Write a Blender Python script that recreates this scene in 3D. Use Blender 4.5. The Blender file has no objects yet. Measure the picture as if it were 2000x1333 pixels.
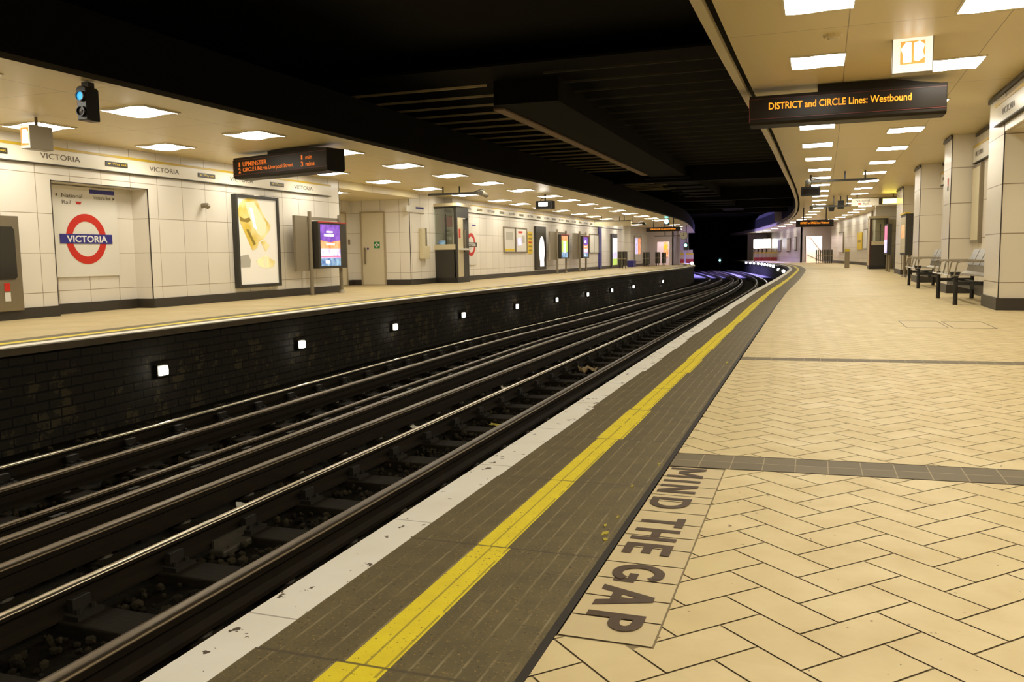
import bpy, bmesh, math, random
import numpy as np
from mathutils import Matrix, Vector

SC = bpy.context.scene
COL = SC.collection
R_ = math.radians
random.seed(7)

# ---------------------------------------------------------------- camera, world, exposure
EYE_X, EYE_Z = 1.27, 0.85
FOCAL_PX, YAW, ROLL = 1650.0, R_(19.6), 0.0155
PITCH = math.atan((666.5 - 500.0) / FOCAL_PX)

def make_camera():
    cd = bpy.data.cameras.new('camera')
    cd.sensor_width = 36.0
    cd.lens = FOCAL_PX / 2000 * 36
    cd.clip_start = 0.05
    cd.clip_end = 400
    o = bpy.data.objects.new('camera', cd)
    COL.objects.link(o)
    r0 = Vector((math.cos(YAW), math.sin(YAW), 0))
    fh = Vector((-math.sin(YAW), math.cos(YAW), 0))
    z = Vector((0, 0, 1))
    f = math.cos(PITCH) * fh - math.sin(PITCH) * z
    u0 = math.sin(PITCH) * fh + math.cos(PITCH) * z
    r = math.cos(ROLL) * r0 - math.sin(ROLL) * u0
    u = math.sin(ROLL) * r0 + math.cos(ROLL) * u0
    m = Matrix.Identity(4)
    for i in range(3):
        m[i][0], m[i][1], m[i][2] = r[i], u[i], -f[i]
    m[0][3], m[1][3], m[2][3] = EYE_X, 0.0, EYE_Z
    o.matrix_world = m
    SC.camera = o
make_camera()

w = bpy.data.worlds.new('world')
SC.world = w
w.use_nodes = True
w.node_tree.nodes['Background'].inputs[0].default_value = (0.25, 0.22, 0.6, 1)
w.node_tree.nodes['Background'].inputs[1].default_value = 0.0

SC.view_settings.view_transform = 'Standard'
SC.view_settings.look = 'None'
SC.view_settings.exposure = 0.92
SC.view_settings.gamma = 1.0
SC.view_settings.use_curve_mapping = False
SC.cycles.max_bounces = 6
SC.cycles.diffuse_bounces = 3
SC.cycles.glossy_bounces = 3
SC.cycles.use_light_tree = True
SC.cycles.use_denoising = True
SC.cycles.adaptive_threshold = 0.06
LAMP = 11.0          # radiance of the ceiling light diffusers

# dusk light falling through the open roof beyond the platform ends
def dusk(name, loc, rot, size, power):
    ld = bpy.data.lights.new(name, 'AREA')
    ld.shape = 'RECTANGLE'
    ld.size, ld.size_y = size
    ld.energy = power
    ld.spread = R_(100)
    ld.color = (0.32, 0.28, 1.0)
    o = bpy.data.objects.new(name, ld)
    COL.objects.link(o)
    o.location = loc
    o.rotation_euler = rot

# ---------------------------------------------------------------- plan curves (x against distance y)
def spline(knots):
    xs = np.array([k[0] for k in knots], float)
    ys = np.array([k[1] for k in knots], float)
    h = np.diff(xs)
    d = np.diff(ys) / h
    m = np.zeros(len(xs))
    m[0], m[-1] = d[0], d[-1]
    for i in range(1, len(xs) - 1):
        m[i] = (d[i - 1] * h[i] + d[i] * h[i - 1]) / (h[i] + h[i - 1])
    def f(x):
        i = min(max(int(np.searchsorted(xs, x)) - 1, 0), len(h) - 1)
        t = (x - xs[i]) / h[i]
        if t < 0: return ys[0] + m[0] * (x - xs[0])
        if t > 1: return ys[-1] + m[-1] * (x - xs[-1])
        return ((1 + 2 * t) * (1 - t) ** 2 * ys[i] + t * (1 - t) ** 2 * h[i] * m[i]
                + t * t * (3 - 2 * t) * ys[i + 1] + t * t * (t - 1) * h[i] * m[i + 1])
    return f
RE = spline([(-8, 0), (0, 0), (14, 0), (19, .03), (26, .14), (35, .22), (42.3, .22), (47.4, .06), (54.5, -.36),
             (61.7, -1.19), (73.9, -2.9), (82.6, -4.5), (100, -8.3)])
LE = spline([(-8, -6.4), (6, -6.4), (12, -6.55), (16, -6.6), (23, -6.35), (33, -6.1), (41, -5.88), (50, -5.85),
             (57, -6.15), (66, -7.4), (76, -9.4)])
RC = spline([(-8, .26), (10, .26), (15.6, .36), (25, .46), (31.8, .52), (42.5, .46), (50, .24), (58, -.25), (66, -1.1), (76, -2.7),
             (86, -4.6), (100, -8)])
LC = spline([(-8, -6.07), (14, -6.03), (18, -6.0), (24, -5.8), (37, -5.87), (44, -5.9), (51, -6.05), (62, -7.0), (76, -8.6)])
ZR = spline([(-8, 3.0), (40, 3.0), (60, 2.92), (82, 2.78), (100, 2.7)])
ZL = spline([(-8, 2.8), (40, 2.8), (60, 2.7), (76, 2.66)])
def ss(a, b, step=1.0):
    n = max(1, int(round((b - a) / step)))
    return [a + (b - a) * i / n for i in range(n + 1)]

# ---------------------------------------------------------------- materials
def srgb(r, g, b):
    f = lambda c: (c / 255 / 12.92) if c / 255 <= .04045 else ((c / 255 + .055) / 1.055) ** 2.4
    return (f(r), f(g), f(b), 1)

class NT:
    def __init__(s, name):
        s.m = bpy.data.materials.new(name)
        s.m.use_nodes = True
        s.t = s.m.node_tree
        s.p = s.t.nodes['Principled BSDF']
    def n(s, kind, **kw):
        nd = s.t.nodes.new(kind)
        for k, v in kw.items(): setattr(nd, k, v)
        return nd
    def put(s, sock, v):
        if isinstance(v, bpy.types.NodeSocket): s.t.links.new(v, sock)
        elif isinstance(v, (int, float)) and getattr(sock, 'type', '') == 'RGBA': sock.default_value = (v, v, v, 1)
        else: sock.default_value = v
    def math(s, op, a, b=0.0, c=0.0):
        nd = s.n('ShaderNodeMath', operation=op)
        s.put(nd.inputs[0], a); s.put(nd.inputs[1], b); s.put(nd.inputs[2], c)
        return nd.outputs[0]
    def mix(s, fac, a, b):
        nd = s.n('ShaderNodeMix', data_type='RGBA')
        s.put(nd.inputs[0], fac); s.put(nd.inputs[6], a); s.put(nd.inputs[7], b)
        return nd.outputs[2]
    def uv(s):
        nd = s.n('ShaderNodeSeparateXYZ')
        s.t.links.new(s.n('ShaderNodeUVMap').outputs[0], nd.inputs[0])
        return nd.outputs[0], nd.outputs[1]
    def obj(s):
        nd = s.n('ShaderNodeSeparateXYZ')
        tc = s.n('ShaderNodeTexCoord')
        s.t.links.new(tc.outputs['Object'], nd.inputs[0])
        return nd.outputs
    def noise(s, scale, detail=3.0, rough=.55, vec=None):
        nd = s.n('ShaderNodeTexNoise')
        nd.inputs['Scale'].default_value = scale
        nd.inputs['Detail'].default_value = detail
        nd.inputs['Roughness'].default_value = rough
        s.t.links.new(vec if vec is not None else s.n('ShaderNodeTexCoord').outputs['Object'], nd.inputs['Vector'])
        return nd.outputs['Fac']
    def line(s, c, period, off, width):       # 1 on thin lines every `period`
        d = s.math('PINGPONG', s.math('SUBTRACT', c, off), period / 2)
        return s.math('LESS_THAN', d, width / 2)
    def remap(s, v, a, b, c=0.0, d=1.0):
        nd = s.n('ShaderNodeMapRange')
        s.put(nd.inputs[0], v)
        for i, q in enumerate((a, b, c, d)): nd.inputs[i + 1].default_value = q
        return nd.outputs[0]
    def bump(s, h, strength=.3, dist=.01):
        nd = s.n('ShaderNodeBump')
        nd.inputs['Strength'].default_value = strength
        nd.inputs['Distance'].default_value = dist
        s.put(nd.inputs['Height'], h)
        s.t.links.new(nd.outputs[0], s.p.inputs['Normal'])
    def set(s, base=None, rough=None, metal=None, spec=None, coat=None, emit=None, strength=None):
        for k, v in (('Base Color', base), ('Roughness', rough), ('Metallic', metal), ('Specular IOR Level', spec),
                     ('Coat Weight', coat), ('Emission Color', emit), ('Emission Strength', strength)):
            if v is not None: s.put(s.p.inputs[k], v)
        return s.m

def plain(name, c, rough=.5, metal=0.0, spec=None, var=0.0, vs=6.0):
    t = NT(name)
    if var:
        n = t.noise(vs, 4)
        c2 = tuple(x * (1 - var) for x in c[:3]) + (1,)
        return t.set(t.mix(n, c, c2), rough, metal, spec)
    return t.set(c, rough, metal, spec)
def glow(name, c, strength, base=None, lamp=False):
    m = NT(name).set(base or c, .5, emit=c, strength=strength)
    if not lamp: m.cycles.emission_sampling = 'NONE'
    return m

M = {}
def tiled(name, base, pu, ou, pv, ov, wid, linec, rough=.3, tint=.06):
    t = NT(name)
    u, v = t.uv()
    l = t.math('MAXIMUM', t.line(u, pu, ou, wid), t.line(v, pv, ov, wid))
    cu = t.math('FLOOR', t.math('DIVIDE', t.math('SUBTRACT', u, ou), pu))
    cv = t.math('FLOOR', t.math('DIVIDE', t.math('SUBTRACT', v, ov), pv))
    wn = t.n('ShaderNodeTexWhiteNoise', noise_dimensions='2D')
    cb = t.n('ShaderNodeCombineXYZ')
    t.put(cb.inputs[0], cu); t.put(cb.inputs[1], cv)
    t.t.links.new(cb.outputs[0], wn.inputs['Vector'])
    dk = tuple(x * (1 - tint) for x in base[:3]) + (1,)
    col = t.mix(wn.outputs['Value'], base, dk)
    t.bump(t.math('SUBTRACT', 1.0, l), .4, .004)
    return t.set(t.mix(l, col, linec), rough)
CREAM = (.84, .78, .67, 1)
M['wall'] = tiled('wall_panels', CREAM, .65, 12.64, .62, .385, .011, (.36, .28, .18, 1), .28)
M['wall_r'] = tiled('wall_panels_right', (.81, .73, .58, 1), 1.55, 3.66, .67, .38, .013, (.30, .22, .13, 1), .3)
M['soffit_l'] = tiled('ceiling_panels_left', (.76, .64, .365, 1), 2.62, 10.3, 1.48, -6.85, .010, (.38, .29, .16, 1), .38, .05)
M['soffit_r'] = tiled('ceiling_panels_right', (.76, .63, .345, 1), 3.55, 9.05, 1.42, 1.58, .010, (.34, .25, .13, 1), .38, .05)
M['pale_trim'] = plain('pale_trim', (.70, .60, .40, 1), .4)
M['skirting'] = plain('dark_skirting', (.05, .04, .028, 1), .45, var=.4)
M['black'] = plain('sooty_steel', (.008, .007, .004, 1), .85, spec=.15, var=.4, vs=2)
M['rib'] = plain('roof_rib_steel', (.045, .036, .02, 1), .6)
M['rib_lit'] = plain('roof_rib_steel_lit', (.62, .50, .28, 1), .55)  # left ribs: light on their edges painted in as a paler colour
M['flange'] = plain('lit_girder_flange', (.26, .16, .085, 1), .6)  # light along the girder's lower edge is put into this colour
M['grout'] = plain('grout', (.27, .20, .10, 1), .8)
def floor_tile():
    t = NT('beige_paving_tile')
    g = t.n('ShaderNodeNewGeometry')
    n = t.noise(5, 5, .6)
    a = t.mix(g.outputs['Random Per Island'], (.69, .55, .275, 1), (.75, .605, .325, 1))
    b = t.mix(t.remap(n, .35, .75), a, (.63, .49, .25, 1))
    sp = t.math('GREATER_THAN', t.noise(38, 2), .735)
    return t.set(t.mix(sp, b, (.22, .15, .08, 1)), t.remap(n, .3, .7, .45, .62), spec=.3)
M['tile'] = floor_tile()
def far_floor(name, base):
    t = NT(name)
    u, v = t.uv()
    n = t.noise(1.2, 5, .65)
    c = t.mix(t.remap(n, .3, .7), base, tuple(x * .86 for x in base[:3]) + (1,))
    l = t.math('MAXIMUM', t.line(u, .17, 0, .008), t.line(v, .34, .1, .010))
    return t.set(t.mix(t.math('MULTIPLY', l, .16), c, (.3, .22, .12, 1)), t.remap(n, .3, .7, .45, .6), spec=.3)
M['floor_far'] = far_floor('beige_paving_distant', (.69, .55, .285, 1))
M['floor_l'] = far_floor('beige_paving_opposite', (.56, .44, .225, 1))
M['dusk_lit_ballast'] = plain('dusk_lit_ballast', (.30, .28, .30, 1), .9, var=.6, vs=3)  # colour raised to show the dusk light on the ballast
M['stripe'] = tiled('grey_brown_tile_band', (.19, .146, .075, 1), .122, .0, 5, 2.5, .004, (.36, .285, .16, 1), .65, .2)
def tactile(name, base, pale_line, speck):
    t = NT(name)
    u, v = t.uv()
    n = t.noise(9, 5, .6)
    n2 = t.noise(120, 2, .6)
    l = t.math('MULTIPLY', t.line(u, .052, .03, .006), t.remap(t.noise(7, 3), .35, .6))
    j = t.line(v, .76, 2.25, .010)
    c = t.mix(t.remap(n, .35, .7), base, tuple(x * .72 for x in base[:3]) + (1,))
    c = t.mix(t.math('MULTIPLY', l, .75), c, pale_line)  # thin paler lines along the slabs
    c = t.mix(t.math('GREATER_THAN', n2, .645), c, speck)
    c = t.mix(t.math('LESS_THAN', n2, .33), c, (.03, .02, .01, 1))
    c = t.mix(t.math('MULTIPLY', j, .8), c, (.08, .06, .03, 1))
    t.bump(t.math('ADD', t.math('MULTIPLY', l, 1.0), t.math('MULTIPLY', n2, .3)), .5, .004)
    return t.set(c, .6)
M['tactile'] = tactile('ribbed_brown_slab', (.148, .112, .043, 1), (.29, .235, .12, 1), (.29, .19, .06, 1))
def yellow():
    t = NT('yellow_line_paint')
    u, v = t.uv()
    n2 = t.noise(95, 3, .6)
    wear = t.noise(3, 3)
    hole = t.math('LESS_THAN', t.math('ADD', n2, t.math('MULTIPLY', wear, .18)), .435)
    g = t.math('MULTIPLY', t.line(u, .052, .03, .006), t.math('GREATER_THAN', t.noise(6, 3), .40))
    c = t.mix(t.remap(t.noise(12, 4), .3, .7), (.90, .72, .02, 1), (.80, .62, .02, 1))
    c = t.mix(hole, c, (.17, .12, .03, 1))
    c = t.mix(t.math('MULTIPLY', g, .7), c, (.25, .18, .03, 1))
    c = t.mix(t.line(v, .76, 2.25, .008), c, (.2, .15, .03, 1))
    t.bump(n2, .4, .004)
    return t.set(c, .5)
M['yellow'] = yellow()
def white_edge():
    t = NT('white_edge_paint')
    u, v = t.uv()
    n = t.noise(14, 4, .6)
    hole = t.math('GREATER_THAN', t.math('ADD', n, t.math('MULTIPLY', t.noise(60, 2), .2)), .745)
    c = t.mix(t.remap(t.noise(3, 4), .3, .7), (.94, .89, .77, 1), (.86, .80, .66, 1))
    c = t.mix(t.math('MULTIPLY', t.line(v, .76, 2.4, .006), .6), c, (.2, .15, .09, 1))
    t.bump(n, .25, .004)
    return t.set(t.mix(hole, c, (.10, .07, .04, 1)), .55)
M['white'] = white_edge()
def brick():
    t = NT('sooty_brick')
    u, v = t.uv()
    nd = t.n('ShaderNodeTexBrick')
    cb = t.n('ShaderNodeCombineXYZ')
    t.put(cb.inputs[0], u); t.put(cb.inputs[1], v)
    t.t.links.new(cb.outputs[0], nd.inputs['Vector'])
    nd.inputs['Scale'].default_value = 1.0
    nd.inputs['Brick Width'].default_value = .31
    nd.inputs['Row Height'].default_value = .105
    nd.inputs['Mortar Size'].default_value = .012
    nd.inputs['Mortar Smooth'].default_value = .6
    n = t.noise(5, 5, .65)
    pale = t.math('MULTIPLY', t.math('GREATER_THAN', t.noise(3.2, 5, .7), .56), .7)
    low = t.remap(v, -.22, -.40)
    br = t.mix(n, (.008, .007, .004, 1), (.034, .027, .013, 1))
    br = t.mix(t.math('MULTIPLY', pale, low), br, (.095, .072, .033, 1))
    c = t.mix(nd.outputs['Fac'], br, (.006, .005, .003, 1))
    t.bump(t.math('SUBTRACT', t.math('MULTIPLY', n, .6), nd.outputs['Fac']), .8, .02)
    return t.set(c, .85)
M['brick'] = brick()
M['coping'] = plain('stone_coping', (.20, .155, .085, 1), .7, var=.6, vs=5)
def ballast_m():
    t = NT('dirty_ballast')
    g = t.n('ShaderNodeNewGeometry')
    return t.set(t.mix(g.outputs['Random Per Island'], (.010, .008, .0045, 1), (.045, .035, .019, 1)), .9, spec=.1)
M['ballast'] = ballast_m()
def bed():
    t = NT('track_bed')
    n = t.noise(30, 6, .7)
    t.bump(n, 1.0, .05)
    return t.set(t.mix(n, (.008, .0065, .004, 1), (.030, .024, .013, 1)), .92, spec=.08)
M['bed'] = bed()
def timber():
    t = NT('oiled_timber')
    mp = t.n('ShaderNodeMapping')
    mp.inputs['Scale'].default_value = (1, 14, 6)
    t.t.links.new(t.n('ShaderNodeTexCoord').outputs['Object'], mp.inputs[0])
    n = t.noise(5, 4, .6, mp.outputs[0])
    t.bump(n, .5, .01)
    return t.set(t.mix(n, (.011, .0085, .005, 1), (.034, .026, .014, 1)), .85, spec=.12)
M['timber'] = timber()
M['rail_side'] = plain('rusty_rail_side', (.026, .018, .009, 1), .6, .0, .2, var=.5, vs=5)
def rail_top(name, c, r0, r1, vs):
    t = NT(name)
    mp = t.n('ShaderNodeMapping')
    mp.inputs['Scale'].default_value = (3, 1.0, 3)
    t.t.links.new(t.n('ShaderNodeTexCoord').outputs['Object'], mp.inputs[0])
    n = t.noise(vs, 2, .5, mp.outputs[0])
    return t.set(t.mix(n, c, tuple(x * .85 for x in c[:3]) + (1,)), (r0 + r1) / 2, .85)
M['rail_top'] = rail_top('polished_rail_head', (.62, .54, .40, 1), .16, .30, 1.0)
M['cond_top'] = rail_top('worn_conductor_head', (.18, .135, .08, 1), .34, .42, 1.5)
M['insulator'] = plain('grubby_porcelain', (.085, .07, .045, 1), .6, var=.5, vs=20)
M['iron'] = plain('chair_iron', (.022, .017, .010, 1), .7)
M['lamp'] = glow('light_diffuser', (1.0, .95, .83, 1), LAMP, None, True)
M['lampframe'] = plain('light_frame', (.75, .68, .52, 1), .4)
M['bulk_lamp'] = glow('bulkhead_lens', (1.0, .93, .78, 1), 14)
M['far_lamp'] = glow('edge_lamp_lens', (.96, .95, 1.0, 1), 9)
M['enamel'] = plain('white_enamel', (.80, .76, .66, 1), .22)
M['red'] = plain('red_enamel', (.62, .028, .012, 1), .3)
M['blue'] = plain('blue_enamel', (.035, .03, .23, 1), .3)
M['whitetext'] = plain('white_lettering', (.9, .88, .8, 1), .4)
M['darktext'] = plain('grey_lettering', (.11, .085, .06, 1), .5)
M['tiletext'] = plain('brown_inlaid_lettering', (.105, .065, .034, 1), .5, var=.25, vs=30)
M['tilepanel'] = plain('buff_panel_tile', (.68, .54, .29, 1), .55, var=.1)
M['fr_yellow'] = plain('frieze_yellow', (.62, .42, .02, 1), .4)
M['fr_white'] = plain('frieze_white', (.80, .74, .60, 1), .3)
M['wo_dark'] = plain('sign_black', (.03, .022, .012, 1), .4)
M['wo_yellow'] = plain('sign_yellow', (.80, .58, .03, 1), .4)
M['wo_lit'] = glow('lit_yellow_sign', (1.0, .8, .12, 1), 5)
M['steel'] = plain('brushed_steel', (.30, .25, .17, 1), .35, .75)
M['galv'] = plain('grey_painted_steel', (.27, .225, .15, 1), .4, .3)
M['charcoal'] = plain('charcoal_metal', (.035, .031, .022, 1), .4)
M['blackmetal'] = plain('black_metal', (.012, .010, .007, 1), .4)
M['seat'] = plain('seat_steel', (.42, .39, .33, 1), .35, .8)
M['darkglass'] = plain('dark_glass', (.03, .027, .02, 1), .12)
M['ledface'] = plain('led_face', (.018, .012, .006, 1), .35, spec=.22)
M['ledbody'] = plain('led_body', (.016, .011, .005, 1), .5, spec=.2)
M['redline'] = plain('dark_red_trim', (.12, .018, .008, 1), .4)
M['amber'] = glow('amber_led', (1.0, .30, .012, 1), .75)
M['amber_dim'] = glow('dim_amber_led', (.60, .13, .008, 1), .42)
M['blue_glow'] = glow('blue_signal_lens', (.05, .45, .85, 1), .55)
M['cyan_glow'] = glow('cyan_signal_lens', (.25, .95, .9, 1), 4)
M['orange_lit'] = glow('orange_lit_panel', (1.0, .42, .10, 1), .36)
M['white_lit'] = glow('white_lit_panel', (1.0, .93, .80, 1), .40)
M['symbol_lit'] = glow('lit_white_symbol', (1.0, .93, .80, 1), 1.4)
M['bulb'] = glow('bright_bulb', (1.0, .95, .85, 1), 9)
M['poster_bg'] = glow('poster_backlit', (.96, .88, .72, 1), .14, (.8, .74, .62, 1))
def gold():
    t = NT('poster_gold')
    n = t.remap(t.noise(1.6, 2), .38, .62)
    col = t.mix(n, (.62, .43, .05, 1), (.92, .82, .45, 1))
    t.m.cycles.emission_sampling = 'NONE'
    return t.set(col, .5, emit=col, strength=.18)
M['gold1'] = gold()
M['gold2'] = glow('poster_pale_gold', (1.0, .93, .62, 1), .22, (.85, .6, .3, 1))
M['gold3'] = glow('poster_dark_gold', (.42, .28, .03, 1), .1, (.25, .17, .02, 1))
M['haze'] = glow('poster_soft_grey', (.55, .5, .38, 1), .12, (.4, .36, .27, 1))
def printed(name, c1, c2, strength, scale):
    t = NT(name)
    col = t.mix(t.remap(t.noise(scale, 4, .6), .36, .64), c1, c2)
    t.m.cycles.emission_sampling = 'NONE'
    return t.set(col, .5, emit=col, strength=strength)
M['screen_purple'] = printed('screen_purple', (.10, .03, .30, 1), (.22, .09, .48, 1), .55, 5)
M['screen_orange'] = printed('screen_orange', (.80, .20, .04, 1), (.90, .42, .22, 1), .5, 4)
M['screen_lilac'] = printed('screen_lilac', (.38, .30, .75, 1), (.85, .80, .98, 1), .5, 4)
M['screen_blue'] = printed('screen_blue', (.05, .12, .34, 1), (.28, .45, .60, 1), .5, 7)
M['screen_green'] = glow('screen_green', (.45, .62, .12, 1), .45)
M['screen_white'] = glow('screen_white', (1.0, .95, .95, 1), .6)
M['screen_pink'] = glow('screen_pink', (.75, .2, .35, 1), .4)
M['door'] = plain('cream_door_paint', (.70, .61, .43, 1), .35)
M['doorframe'] = plain('door_frame_paint', (.42, .34, .21, 1), .4)
M['green'] = plain('green_sign', (.02, .22, .05, 1), .4)
M['creambox'] = plain('cream_box', (.66, .57, .36, 1), .4)
M['lilac_wall'] = plain('pale_lilac_wall', (.74, .64, .66, 1), .5)
M['notice_yellow'] = plain('notice_yellow', (.80, .56, .03, 1), .5)
M['paper'] = plain('paper_white', (.78, .74, .66, 1), .5)
M['litter'] = plain('litter_paper', (.55, .50, .38, 1), .6)
M['litter_tan'] = plain('litter_tan', (.30, .21, .09, 1), .7)
M['hoard_red'] = plain('hoarding_red', (.45, .04, .03, 1), .5)
M['hoard_cream'] = plain('hoarding_cream', (.62, .5, .3, 1), .5)
M['lit_white'] = glow('lit_white_board', (.95, .95, 1.0, 1), 2.2)
M['barrier'] = plain('grey_green_barrier', (.11, .095, .06, 1), .45, .3)
M['leaf'] = plain('yellow_flake', (.45, .36, .03, 1), .6)
M['brownpost'] = plain('brown_post', (.16, .11, .05, 1), .5)
M['violet_dusk_print'] = plain('violet_dusk_and_print', (.35, .30, .42, 1), .6)  # violet for dusk light on the fascia and for one poster
def glass():
    m = bpy.data.materials.new('booth_glass')
    m.use_nodes = True
    t = m.node_tree
    t.nodes.remove(t.nodes['Principled BSDF'])
    a, g, x = t.nodes.new('ShaderNodeBsdfTransparent'), t.nodes.new('ShaderNodeBsdfGlossy'), t.nodes.new('ShaderNodeMixShader')
    a.inputs[0].default_value = (.86, .9, .84, 1)
    g.inputs['Roughness'].default_value = .04
    x.inputs[0].default_value = .12
    t.links.new(a.outputs[0], x.inputs[1]); t.links.new(g.outputs[0], x.inputs[2])
    t.links.new(x.outputs[0], t.nodes['Material Output'].inputs[0])
    return m
M['glass'] = glass()

# ---------------------------------------------------------------- mesh helpers
class MB:
    def __init__(s, mtx=None):
        s.v, s.f, s.uv, s.mi, s.m = [], [], {}, {}, mtx
    def add(s, pts, faces, uvs=None, mi=0):
        b = len(s.v)
        for p in pts:
            p = Vector(p)
            s.v.append(tuple(s.m @ p) if s.m is not None else tuple(p))
        for k, f in enumerate(faces):
            if mi: s.mi[len(s.f)] = mi
            if uvs: s.uv[len(s.f)] = uvs[k]
            s.f.append(tuple(b + i for i in f))
        return s
    def box(s, x0, x1, y0, y1, z0, z1, mi=0):
        p = [(x, y, z) for z in (z0, z1) for y in (y0, y1) for x in (x0, x1)]
        fs = [(0, 2, 3, 1), (4, 5, 7, 6), (0, 1, 5, 4), (2, 6, 7, 3), (0, 4, 6, 2), (1, 3, 7, 5)]
        ax = [(0, 1), (0, 1), (0, 2), (0, 2), (1, 2), (1, 2)]
        if s.m is None:   # walls: u runs along y (or x on faces across the track), v is height or x
            uvs = []
            for f, a in zip(fs, ax):
                uvs.append([((p[i][1], p[i][0]) if a == (0, 1) else (p[i][0], p[i][2]) if a == (0, 2) else (p[i][1], p[i][2])) for i in f])
        else: uvs = None
        return s.add(p, fs, uvs, mi)
    def cyl(s, p0, p1, r0, r1=None, n=12, mi=0):
        r1 = r0 if r1 is None else r1
        p0, p1 = Vector(p0), Vector(p1)
        d = (p1 - p0).normalized()
        a = d.orthogonal().normalized(); b = d.cross(a)
        P = []
        for q, r in ((p0, r0), (p1, r1)):
            for i in range(n):
                t = 2 * math.pi * i / n
                P.append(q + a * math.cos(t) * r + b * math.sin(t) * r)
        F = [(i, (i + 1) % n, n + (i + 1) % n, n + i) for i in range(n)]
        F += [tuple(range(n - 1, -1, -1)), tuple(range(n, 2 * n))]
        return s.add(P, F, None, mi)
    def tube(s, pts, r, n=8):
        for a, b in zip(pts[:-1], pts[1:]): s.cyl(a, b, r, n=n)
        return s
    def ball(s, c, r, n=10, sc=(1, 1, 1)):
        P = [(c[0], c[1], c[2] + r * sc[2])]
        k = n // 2
        for j in range(1, k):
            for i in range(n):
                t, q = 2 * math.pi * i / n, math.pi * j / k
                P.append((c[0] + r * sc[0] * math.sin(q) * math.cos(t), c[1] + r * sc[1] * math.sin(q) * math.sin(t), c[2] + r * sc[2] * math.cos(q)))
        P.append((c[0], c[1], c[2] - r * sc[2]))
        F = [(0, 1 + i, 1 + (i + 1) % n) for i in range(n)]
        for j in range(k - 2):
            for i in range(n):
                a, b = 1 + j * n, 1 + (j + 1) * n
                F.append((a + i, b + i, b + (i + 1) % n, a + (i + 1) % n))
        e = len(P) - 1; b = 1 + (k - 2) * n
        F += [(b + i, e, b + (i + 1) % n) for i in range(n)]
        return s.add(P, F)
    def prism(s, poly, w0, w1, axis='y', mi=0):    # poly in the other two axes
        n = len(poly)
        def mk(p, w_):
            return {'y': (p[0], w_, p[1]), 'x': (w_, p[0], p[1]), 'z': (p[0], p[1], w_)}[axis]
        P = [mk(p, w0) for p in poly] + [mk(p, w1) for p in poly]
        F = [(i, (i + 1) % n, n + (i + 1) % n, n + i) for i in range(n)] + [tuple(range(n - 1, -1, -1)), tuple(range(n, 2 * n))]
        return s.add(P, F, None, mi)
    def ring(s, r0, r1, z0, z1, n=64, c=(0, 0)):
        P = []
        for r, z in ((r0, z0), (r1, z0), (r1, z1), (r0, z1)):
            P += [(c[0] + r * math.cos(2 * math.pi * i / n), c[1] + r * math.sin(2 * math.pi * i / n), z) for i in range(n)]
        F = []
        for k in range(4):
            a, b = k * n, ((k + 1) % 4) * n
            F += [(a + i, a + (i + 1) % n, b + (i + 1) % n, b + i) for i in range(n)]
        return s.add(P, F)
    def sweep(s, rows, vs, us, closed=False, mi=None):   # rows[k] = list of profile points at station us[k]
        n = len(rows[0])
        b = []
        P = [q for r in rows for q in r]
        F, U, mis = [], [], []
        m = n if closed else n - 1
        for k in range(len(rows) - 1):
            for i in range(m):
                j = (i + 1) % n
                F.append((k * n + i, k * n + j, (k + 1) * n + j, (k + 1) * n + i))
                U.append([(us[k], vs[i]), (us[k], vs[j]), (us[k + 1], vs[j]), (us[k + 1], vs[i])])
                mis.append(mi[i] if mi else 0)
        base = len(s.f)
        s.add(P, F, U)
        for k, q in enumerate(mis):
            if q: s.mi[base + k] = q
        if closed:
            s.add(rows[0], [tuple(range(n))]); s.add(rows[-1], [tuple(range(n - 1, -1, -1))])
        return s
    def build(s, name, mat, parent=None, smooth=False, loc=None, bevel=0.0, fix=True):
        me = bpy.data.meshes.new(name)
        me.from_pydata([tuple(p) for p in s.v], [], s.f)
        mats = mat if isinstance(mat, (list, tuple)) else [mat]
        for q in mats: me.materials.append(M[q] if isinstance(q, str) else q)
        if s.uv:
            l = me.uv_layers.new(name='UVMap')
            for k, p in enumerate(me.polygons):
                if k in s.uv:
                    for i, li in enumerate(p.loop_indices): l.data[li].uv = s.uv[k][i]
        for k, i in s.mi.items(): me.polygons[k].material_index = i
        if fix:
            bm = bmesh.new(); bm.from_mesh(me)
            bmesh.ops.recalc_face_normals(bm, faces=bm.faces)
            bm.to_mesh(me); bm.free()
        if smooth:
            for p in me.polygons: p.use_smooth = True
        me.update()
        o = bpy.data.objects.new(name, me)
        COL.objects.link(o)
        if parent is not None: o.parent = parent
        if loc is not None: o.location = loc
        if bevel:
            md = o.modifiers.new('bevel', 'BEVEL'); md.width = bevel; md.segments = 2; md.limit_method = 'ANGLE'
        return o

def tag(o, label=None, cat=None, group=None, kind=None):
    for k, v in (('label', label), ('category', cat), ('group', group), ('kind', kind)):
        if v: o[k] = v
    return o
def thing(name, label, cat, loc=(0, 0, 0), rz=0.0, group=None):
    o = bpy.data.objects.new(name, None)
    o.empty_display_size = .1
    COL.objects.link(o)
    o.location = loc
    o.rotation_euler = (0, 0, rz)
    return tag(o, label, cat, group)
def struct(o):
    return tag(o, kind='structure')
def copy_tree(o, parent=None):
    c = o.copy(); COL.objects.link(c)
    if parent is not None: c.parent = parent
    for k in list(o.children): copy_tree(k, c)
    return c
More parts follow.
